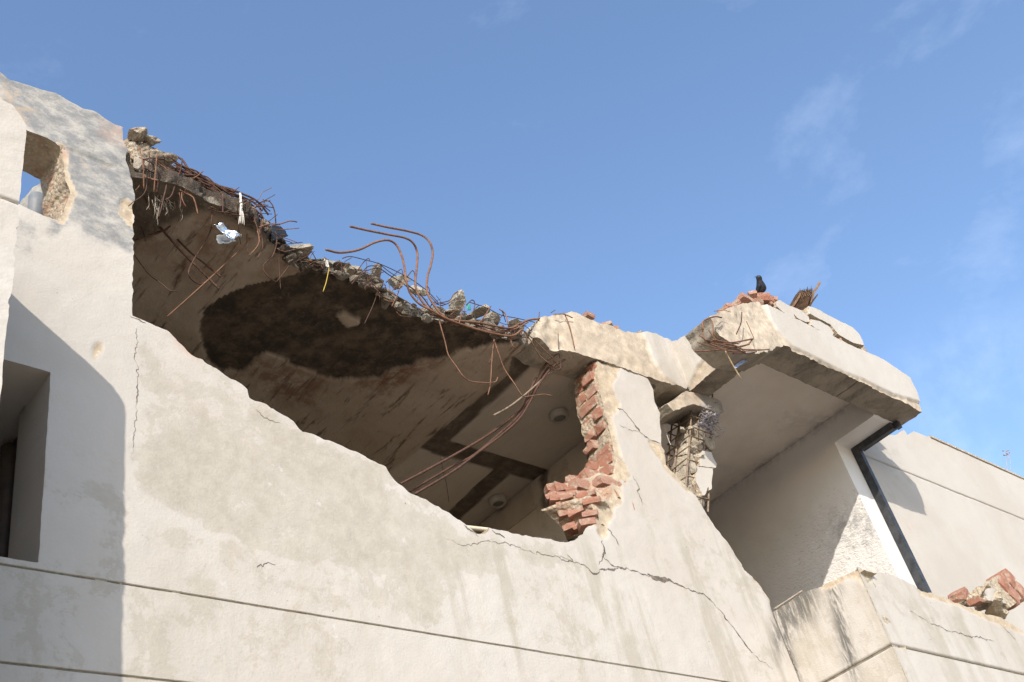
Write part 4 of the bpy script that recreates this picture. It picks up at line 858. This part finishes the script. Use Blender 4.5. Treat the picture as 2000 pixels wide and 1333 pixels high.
for k in range(120):                     # short stirrup ends all along the torn edge
    t = random.random(); i = int(t*20); a = SLABPX[min(1+i, 20)]; x = a[0]+random.uniform(-25, 25); y = a[1]-random.uniform(2, 30)
    if x < 350: continue
    L = random.uniform(14, 46); an = random.uniform(-2.6, .5); px = [(x, y), (x+L*.5*math.cos(an)+random.uniform(-6, 6), y+L*.5*math.sin(an)+random.uniform(-5, 5)), (x+L*math.cos(an), y+L*math.sin(an)*.7)]
    bar(RS, px, random.uniform(.0016, .003), (random.uniform(.0, .06), random.uniform(-.02, .08)), random.choice(('rust', 'rust', 'rust2')), sides=5)
for p, r, Y, mt in [([(1090, 150), (1010, 195), (950, 270), (900, 360), (860, 450), (800, 520), (640, 640), (400, 780), (130, 925)], .0075, (.08, .45), 'rust'), ([(1100, 170), (1010, 230), (950, 320), (890, 420), (820, 530), (700, 640), (560, 755), (420, 830), (185, 970)], .0070, (.10, .50), 'rust'), ([(1100, 190), (1020, 240), (940, 350), (900, 430), (830, 540), (720, 640), (600, 730), (440, 850), (215, 985)], .0070, (.06, .46), 'rust'),
                    ([(1080, 235), (1000, 280), (920, 350), (850, 410), (770, 470), (680, 520)], .0065, (.10, .3), 'cage'), ([(365, 760), (380, 850), (400, 930), (415, 1035)], .0018, (1.2, 1.2), 'rust'), ([(680, 70), (700, 130), (740, 240), (800, 330), (850, 405), (900, 405), (980, 395), (1025, 405)], .0036, (.02, .06), 'rust2'), ([(680, 75), (668, 200), (660, 330), (645, 400)], .0034, (.02, .06), 'rust2'), ([(690, 100), (670, 160), (650, 215)], .003, (.04, .06), 'rust'),
                    ([(1060, 110), (1070, 180), (1075, 240), (1040, 255), (1000, 225)], .003, (.03, .06), 'rust'), ([(1090, 140), (1050, 160), (1000, 190)], .005, (.03, .06), 'rust')]:
    bar(RBm, zp(Z5, p), r, Y, mt, .12 if r > .006 else 0)
bar(RBm, zp(Z4, [(1790, 750), (1830, 850), (1865, 1000)]), .004, (-.035, -.03), 'rust2'); bar(RBm, zp(Z4, [(1700, 755), (1730, 735)]), .0025, (.0, .0), 'rust'); bar(RBm, zp(Z4, [(1610, 835), (1620, 750)]), .003, (.0, .0), 'rust'); bar(RBm, zp(Z4, [(1720, 765), (1790, 765), (1850, 790)]), .004, (-.03, -.02), 'rust2'); bar(RBm, zp(Z4, [(1750, 900), (1752, 1010)]), .0028, (-.03, 0), 'rust')
for p, r in [([(330, 462), (450, 455), (600, 430), (640, 395)], .0058), ([(370, 345), (370, 300), (430, 275), (470, 280)], .0052), ([(400, 345), (430, 390), (480, 430), (560, 450), (700, 455)], .0045), ([(425, 400), (520, 415), (640, 395)], .0055), ([(340, 415), (420, 440), (520, 460), (620, 460), (730, 452)], .004), ([(580, 250), (575, 310), (550, 370)], .004), ([(420, 300), (430, 370), (460, 400)], .0045),
             ([(390, 400), (450, 415), (540, 430), (600, 470), (530, 475)], .005), ([(365, 330), (380, 400), (450, 440), (540, 470)], .0045), ([(440, 420), (530, 440), (620, 425)], .005), ([(350, 375), (400, 410), (470, 425), (560, 420)], .004), ([(480, 440), (560, 455), (610, 475), (660, 465)], .004), ([(430, 245), (480, 240), (520, 250)], .0022)]:
    bar(FBm, zp(Z7, p), r, (-.755, -.735), random.choice(('rust2', 'rust2', 'rust')))
bar(FBm, zp(Z7, [(605, 300), (625, 345), (645, 390)]), .0028, (-.735, -.735), 'rust2')

# ------------------------------------------------------------------ rubble lying on the torn edge
CH = [(583, 489, 58, 34, 'grainy tan concrete lump on the slab edge beside the black plastic'), (620, 517, 40, 24, 'flat grey lump on the slab edge left of the tall bars'), (690, 530, 32, 24, 'pale crumbly lump near the left tip of the tall bars'), (735, 530, 36, 22, 'small tan lump left of the tall bars'), (722, 544, 50, 18, 'flat slate-like stone lying on the slab edge'),
      (776, 548, 42, 36, 'grey lump standing behind the tall bars'), (818, 570, 36, 30, 'lump caught between the feet of the tall bars'), (893, 592, 50, 44, 'large tilted concrete lump right of the tall bars'), (934, 612, 46, 28, 'speckled lump beside the green scrap'), (958, 620, 34, 26, 'rusty speckled lump on the slab edge'), (1006, 635, 44, 24, 'pale rounded lump next to the beam end'), (884, 618, 42, 20, 'low lump under the large tilted one')]
for k, (x, y, w, h, lb) in enumerate(CH):
    p = PY(x, y, .12); s = dep(p)/FPX; thing('concrete_lump', fastmesh('concrete_lump', *rock_geo(p, (w*s*1.15, w*s*.9, h*s*.95), 600+k, 4, .20, 11), smooth=False), [MAT['lump']], lb, 'rubble', 'concrete lumps on the torn roof edge')
sm = []
for k in range(300):
    i = random.randint(0, 20); t = random.random(); a, b = SLABPX[i], SLABPX[i+1]; x = a[0]+(b[0]-a[0])*t; y = a[1]+(b[1]-a[1])*t-random.uniform(0, 24)*(.5 if x < 560 else 1)
    if x < 350: continue
    p = PY(x, y, random.uniform(.03, .25)); s = dep(p)/FPX; r = random.choice((3, 4, 5, 6, 8, 11, 15, 19))*s; sm.append(rock_geo(p, (r*2.2*random.uniform(.6, 1.2), r*1.6, r*random.uniform(.6, 1.1)), 1000+k, 2, .10, 7))
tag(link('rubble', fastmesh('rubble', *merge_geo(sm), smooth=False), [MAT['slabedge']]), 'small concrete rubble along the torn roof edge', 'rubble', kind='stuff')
for k, (x, y, w) in enumerate([(1455, 588, 26), (1470, 582, 22), (1484, 584, 30), (1497, 584, 24), (1440, 596, 22), (1510, 592, 20), (1425, 602, 22), (1476, 592, 24), (1412, 608, 18), (1505, 597, 18)]):
    p = PY(x, y, -.62); s = dep(p)/FPX; o = brick(None, p, (w*s*1.2, w*s*.8, w*s*.55), (random.uniform(-.4, .4), random.uniform(-.4, .4), random.uniform(-1, 1)), 'brick_fragment'); tag(o, 'broken red brick fragment heaped on the beam end below the bird', 'brick', 'brick fragments on the front beam')
for k, (x, y, w) in enumerate([(1150, 613, 18), (1184, 632, 20), (1200, 637, 15), (1252, 650, 16)]):
    p = PY(x, y+5, .12); s = dep(p)/FPX; o = brick(None, p, (w*s*1.2, w*s*.8, w*s*.55), (random.uniform(-.3, .3), random.uniform(-.3, .3), random.uniform(-1, 1)), 'brick_fragment'); tag(o, 'small red brick fragment peeping over the tan ring beam', 'brick', 'brick fragments on the ring beam')

# brick lump on the balcony parapet
PC = PY(1930, 1182, -.60); bc = tag(empty('brick_lump', tuple(PC-np.array([0, 0, .10]))), 'fallen lump of red bricks and mortar on the right parapet', 'brick lump')
s = dep(PC)/FPX
Z8 = (1360, 850, 2.76)
mor = [rock_geo(PY(*zp(Z8, [q])[0], -.59), (w*s, .12, h*s), 700+k, 4, .25) for k, (q, w, h) in enumerate([((1500, 870), 62, 26), ((1580, 900), 58, 34), ((1600, 940), 70, 20), ((1540, 850), 46, 30), ((1640, 960), 46, 22)])]
link('mortar', fastmesh('mortar', *merge_geo(mor), smooth=False), [MAT['mortar']], bc)['kind'] = 'stuff'
for (q, sz, ry) in [((1412, 868), (.15, .12, .06), -.5), ((1505, 897), (.10, .09, .045), -.1)]: brick(bc, PY(*zp(Z8, [q])[0], -.60), sz, (.05, ry, .1))
A_, B_, C_ = [PY(*zp(Z8, [q])[0], -.60) for q in ((1572, 800), (1692, 930), (1640, 744))]; u_ = B_-A_; v_ = C_-A_; FM = FY(-.652)
pm = [PY(*zp(Z8, [q])[0], -.652) for q in ((1572, 800), (1692, 930), (1752, 882), (1640, 744))]
panel('mortar_bed', bc, FM, [(q[0], q[2], .006) for q in pm], [MAT['mortar'], MAT['mortar'], MAT['mortar']], cell=.012, thick=.10, rough=.006, rows=4, side_amp=.01, seed=98, hfn=lambda ab, P: (.008*fbm(P, 20, 4, 4), {}))
for i in range(2):
    for j in range(2):
        c = A_+u_*((j+.5+(.06 if i else -.03))/2)+v_*((i+.5)/2)
        brick(bc, c+np.array([0, -.004+random.uniform(-.006, .006), 0]), (float(np.linalg.norm(u_))/2*.88, .125, float(np.linalg.norm(v_))/2*.84), (random.uniform(-.05, .05), -math.atan2(u_[2], u_[0])+random.uniform(-.05, .05), random.uniform(-.05, .05)))
pp = PY(*zp(Z8, [(1600, 860)])[0], -.64); FL_ = FY(-.652)
panel('render_plate', bc, FL_, pxab(FL_, zp(Z8, [(1535, 835), (1590, 825), (1640, 850), (1670, 910), (1620, 900), (1570, 890)])), [MAT['plaster'], MAT['mortar'], MAT['mortar']], cell=.009, thick=.03, rough=.004, rows=3, side_amp=.004, seed=99, hfn=lambda ab, P: (.01*fbm(P, 12, 3, 4), {}))

# ------------------------------------------------------------------ bird
B0 = PY(1486, 577, -.62); bs = dep(B0)/FPX*.18                       # one drawing unit
bird = tag(empty('bird', tuple(B0)), 'small black bird perched upright on the broken beam', 'bird')
def rings(path, n=16):
    V = []; Q = []; T = []
    for (x, y, rx, rd) in path:
        a = np.arange(n)*2*math.pi/n
        V.append(B0+bs*((x+rx*np.cos(a))[:, None]*RGT+y*UPV+(rd*np.sin(a))[:, None]*FWD))
    k = len(path); V = np.concatenate(V)
    for i in range(k-1):
        for j in range(n): Q.append((i*n+j, i*n+(j+1) % n, (i+1)*n+(j+1) % n, (i+1)*n+j))
    V = np.vstack([V, V[:n].mean(0), V[-n:].mean(0)]); m = len(V)
    for j in range(n): T += [(m-2, (j+1) % n, j), (m-1, (k-1)*n+j, (k-1)*n+(j+1) % n)]
    return V, Q, T
body = rings([(-38, -30, 9, 5), (-34, -12, 14, 8), (-28, 5, 24, 16), (-14, 25, 44, 30), (-2, 50, 56, 40), (4, 75, 58, 43), (4, 100, 53, 41), (-2, 125, 46, 37), (-10, 148, 37, 31), (-16, 166, 32, 28), (-19, 182, 33, 30), (-21, 198, 31, 29), (-23, 210, 22, 21), (-24, 216, 10, 10)])
link('body', fastmesh('body', *body, smooth=True), [MAT['feather']], bird)
def seg_local(pts, r0, r1, nm, mt, parent=bird):
    P = [B0+bs*(p[0]*RGT+p[1]*UPV+p[2]*FWD) for p in pts]; return tube(nm, P, r0*bs, MAT[mt], parent, sides=8, step=2.5*bs, taper=r1/r0)
seg_local([(-44, 196, 0), (-56, 199, 0), (-70, 198, 0)], 9, 1.2, 'beak', 'beak')
seg_local([(-36, 20, -26), (-46, 0, -16), (-58, -34, -6)], 17, 4, 'wing', 'feather'); seg_local([(-20, 110, -36), (-34, 60, -34), (-46, 20, -24), (-56, -20, -10)], 20, 5, 'wing', 'feather'); seg_local([(10, 110, 38), (-10, 60, 38), (-40, 10, 22)], 20, 5, 'wing', 'feather')
for d_ in (-14, 14): seg_local([(8, 20, d_), (10, 4, d_), (6, -14, d_)], 5, 3.5, 'leg', 'beak')
for d_ in (-1, 1): link('eye', fastmesh('eye', *rock_geo(B0+bs*(-34*RGT+200*UPV+d_*24*FWD), (7*bs,)*3, 5, 2, 0, 3), smooth=True), [MAT['beak']], bird)

# ------------------------------------------------------------------ timber stump
W0 = PY(1562, 606, -.58); ws = dep(W0)/FPX*.15
tim = tag(empty('timber_stump', tuple(W0)), 'splintered dark timber end sticking up behind the white beam', 'timber')
def wp(x, y, z): return W0+ws*((x-935)*RGT-(y-560)*UPV+z*FWD)
def plank(pts_front, z0, z1, nm, mt):
    n = len(pts_front); V = np.array([wp(x, y, z0) for x, y in pts_front]+[wp(x, y, z1) for x, y in pts_front]); V = V+.35*ws*10*np.stack([fbm(V+i*9, 40, 2, i) for i in range(3)], -1)
    Q = [(i, (i+1) % n, n+(i+1) % n, n+i) for i in range(n)]; bm = bmesh.new(); vs_ = [bm.verts.new(v) for v in V]
    bm.faces.new(vs_[:n]); bm.faces.new(vs_[n:][::-1])
    for q in Q: bm.faces.new([vs_[i] for i in q][::-1])
    bmesh.ops.recalc_face_normals(bm, faces=bm.faces[:]); me = bpy.data.meshes.new(nm); bm.to_mesh(me); bm.free(); return link(nm, me, [MAT[mt]], tim)
plank([(812, 520), (900, 360), (960, 300), (1010, 330), (1070, 290), (1060, 400), (1000, 600), (860, 580)], -40, 90, 'core', 'wood')
plank([(818, 515), (838, 525), (935, 375), (930, 340)], -52, -40, 'plank', 'woodl')
plank([(1010, 560), (1050, 500), (1100, 350), (1200, 188), (1196, 215), (1120, 340), (1085, 430), (1040, 560)], -48, 60, 'plank', 'woodl')
plank([(1000, 585), (1060, 470), (1158, 352), (1150, 375), (1085, 470), (1030, 580)], -60, -20, 'plank', 'wood')
spl = []
for k in range(90):
    x = random.uniform(905, 1105); zz = random.uniform(-42, 85); yb = 380-.35*(x-905)+random.uniform(-10, 60); L = random.uniform(30, 95)
    a = wp(x, yb, zz); b = wp(x+random.uniform(-5, 30), yb-L, zz+random.uniform(-10, 10)); spl.append(tube_geo([a, b], random.uniform(3, 7)*ws, 4, .5, taper=.25))
link('splinters', fastmesh('splinters', *merge_geo(spl)), [MAT['wood']], tim)['kind'] = 'stuff'
spl = []
for k in range(16):
    x = random.uniform(905, 1100); yb = 375-.35*(x-905)+random.uniform(-10, 50); a = wp(x, yb, -46); b = wp(x+random.uniform(-20, 25), yb-random.uniform(20, 60), -52); spl.append(tube_geo([a, b], random.uniform(2.5, 5)*ws, 4, .5, taper=.3))
link('splinters', fastmesh('splinters', *merge_geo(spl)), [MAT['woodl']], tim)['kind'] = 'stuff'

# ------------------------------------------------------------------ ceiling lamps
def lathe(profile, n=36):
    V = []; Q = []
    for r, z in profile: a = np.arange(n)*2*math.pi/n; V.append(np.stack([r*np.cos(a), r*np.sin(a), np.full(n, z)], -1))
    for i in range(len(profile)-1):
        for j in range(n): Q.append((i*n+j, (i+1)*n+j, (i+1)*n+(j+1) % n, i*n+(j+1) % n))
    return np.concatenate(V), np.array(Q), None
for (x, y, lb) in [(1092, 812, 'round white ceiling lamp nearer the brick edge'), (972, 979, 'round white ceiling lamp deeper in the room beside the bulkhead')]:
    c = PZ(x, y, ZC-.02); lm = tag(empty('ceiling_lamp', (c[0], c[1], ZC)), lb, 'lamp', 'ceiling lamps in the torn room')
    V, Q, _ = lathe([(.070, -.004), (.068, -.038), (.060, -.050), (.046, -.052), (.043, -.040)]); link('housing', fastmesh('housing', V+np.array([c[0], c[1], ZC]), Q, smooth=True), [MAT['lamp']], lm)
    V, Q, _ = lathe([(.0435, -.041), (.030, -.0445), (.012, -.046), (.0005, -.0465)]); link('lens', fastmesh('lens', V+np.array([c[0], c[1], ZC]), Q, smooth=True), [MAT['glass']], lm)

# ------------------------------------------------------------------ loose odds and ends
def sheet(name, px, Y, mat, label, cat, amp=.012, n=10, seed=1, thick=.0015):
    """crumpled scrap spanned between four corners"""
    c = [PY(x, y, Y+random.uniform(-.01, .01)) for x, y in px]; V = []
    for i in range(n):
        for j in range(n):
            u, v = i/(n-1), j/(n-1); p = (c[0]*(1-u)+c[1]*u)*(1-v)+(c[3]*(1-u)+c[2]*u)*v; V.append(p)
    V = np.array(V); V = V+amp*np.stack([fbm(V+k*13, 22, 4, seed+k, .7) for k in range(3)], -1)
    Q = [(i*n+j, (i+1)*n+j, (i+1)*n+j+1, i*n+j+1) for i in range(n-1) for j in range(n-1)]
    o = thing(name, fastmesh(name, V, Q, smooth=True), [MAT[mat]], label, cat); md = o.modifiers.new('thickness', 'SOLIDIFY'); md.thickness = thick
    return o
sheet('foil_scrap', [(418, 442), (438, 437), (474, 462), (452, 472)], -.04, 'foil', 'crumpled silver foil scrap hanging in the rebar', 'foil', .03, 14, 3)
sheet('foil_scrap', [(424, 462), (440, 456), (462, 470), (430, 478)], .05, 'greypipe', 'small dull grey flap hanging under the silver foil', 'foil', .02, 10, 8)
sheet('rag_strip', [(467, 378), (471, 378), (474, 408), (468, 408)], -.05, 'cloth', 'white knotted rag strip hanging from a rebar', 'rag', .006, 8, 5)
rg = [tube_geo([PY(470, 404, -.05), PY(471+dx*.6, 420, -.05), PY(470+dx, 436+abs(dx)*.6, -.05)], .0045, 5, .02, taper=.4) for dx in (-1, 3, 7, -4)]
thing('rag_tassel', fastmesh('rag_tassel', *merge_geo(rg), smooth=True), [MAT['cloth']], 'frayed white threads below the knotted rag strip', 'rag')
sheet('plastic_sheet', [(529, 440), (548, 444), (563, 461), (530, 473)], .06, 'blackplastic', 'torn black plastic sheet on the roof edge', 'plastic', .012, 10, 11)
sheet('green_scrap', [(911, 596), (918, 595), (919, 606), (913, 607)], .0, 'green', 'tiny green plastic scrap wedged in the rubble', 'plastic', .006, 8, 12)
sheet('white_scrap', [(633, 506), (641, 510), (643, 523), (637, 523)], .02, 'cloth', 'small white scrap caught on the slab edge above the yellow wire', 'plastic', .006, 8, 15)
sheet('blue_scrap', [(1431, 716), (1456, 700), (1459, 706), (1436, 720)], -.60, 'blue', 'blue and white plastic scrap under the beam', 'plastic', .008, 10, 13)
def loose(name, px, r, Y, mat, label, cat):
    n = len(px); pts = [PY(x, y, Y[0]+(Y[1]-Y[0])*i/(n-1)) for i, (x, y) in enumerate(px)]; V, Q, T = tube_geo(pts, r, 6, .02); return thing(name, fastmesh(name, V, Q, T, smooth=True), [MAT[mat]], label, cat)
loose('yellow_wire', [(643, 522), (640, 538), (637, 552), (631, 570)], .0025, (.02, .04), 'yellow', 'yellow wire dangling over the dark ceiling patch', 'wire')
loose('straw_stick', zp(Z7, [(490, 460), (530, 535), (575, 610)]), .0042, (-.74, -.70), 'twig', 'pale straw coloured stick hanging from the beam end', 'stick')
loose('cream_pipe', [(902, 1030), (930, 1033), (957, 1036)], .014, (.34, .34), 'pipe', 'cream plastic pipe lying behind the broken wall', 'pipe')
loose('cable_end', [(1283, 800), (1294, 825), (1303, 852), (1310, 870)], .0022, (.16, .12), 'cloth', 'thin pale cable hanging left of the column', 'cable')
rts = []
for k in range(30):
    x, y = random.gauss(316, 12), random.gauss(375, 12); q = [PY(x, y, .05)]; an = random.uniform(.5, 2.0)
    for j in range(4): x += 9*math.cos(an)+random.uniform(-3, 3); y += 11*math.sin(an)+random.uniform(-3, 3); an += random.uniform(-.7, .7); q.append(PY(x, y, .05+random.uniform(-.02, .04)))
    rts.append(tube_geo(q, random.uniform(.0012, .003), 5, .015, taper=.4))
thing('dead_roots', fastmesh('dead_roots', *merge_geo(rts), smooth=True), [MAT['root']], 'pale tangle of dead roots hanging under the beam stub', 'roots')
wd_ = []
for pts in ([(1968, 922), (1966, 905), (1962, 888), (1959, 880)], [(1973, 924), (1974, 905), (1971, 890), (1966, 882)], [(1966, 900), (1972, 889), (1976, 884)]): wd_.append(tube_geo([PY(x, y, YR+.1) for x, y in pts], .0035, 5, .03, taper=.5))
for k in range(9):
    p = PY(1964+random.uniform(-5, 10), 884+random.uniform(-5, 6), YR+.1); wd_.append(rock_geo(p, (.035, .02, .014), 800+k, 1, .2, 5))
thing('dry_weed', fastmesh('dry_weed', *merge_geo(wd_), smooth=True), [MAT['root']], 'thin dry weed growing on top of the right wall', 'plant')
for x, r, Y, mt, lb in [(22, .042, .50, 'brownpipe', 'brown vertical drain pipe inside the left opening'), (46, .030, .55, 'greypipe', 'dark grey vertical pipe at the jamb of the left opening')]:
    c = PY(x, 880, Y); V, Q, T = tube_geo([(c[0], c[1], 3.6), (c[0], c[1], 4.62)], r, 18, .1); o = thing('drain_pipe', fastmesh('drain_pipe', V, Q, T, smooth=True), [MAT[mt]], lb, 'pipe', 'pipes in the left opening')
# wall remnant and pipe stub behind the upper opening
FQ = FY(1.0)
wr_ = panel('wall_remnant', None, FQ, pxab(FQ, [(30, 405, .01), (48, 388), (62, 368), (78, 360), (96, 354), (110, 350), (110, 460, 0), (30, 460, 0)]), [MAT['concrete'], MAT['broken'], MAT['concrete']], cell=.02, thick=.2, rough=.01, rows=3, seed=97)
tag(recentre(wr_), 'broken grey wall remnant seen through the upper left opening', 'wall')
c = PY(71, 405, .62); V, Q, T = tube_geo([(c[0], c[1], c[2]-.22), (c[0], c[1], c[2]+.075)], .042, 20, .05); thing('pipe_stub', fastmesh('pipe_stub', V, Q, T, smooth=True), [MAT['greypipe']], 'grey pipe stub standing in the upper left opening', 'pipe')
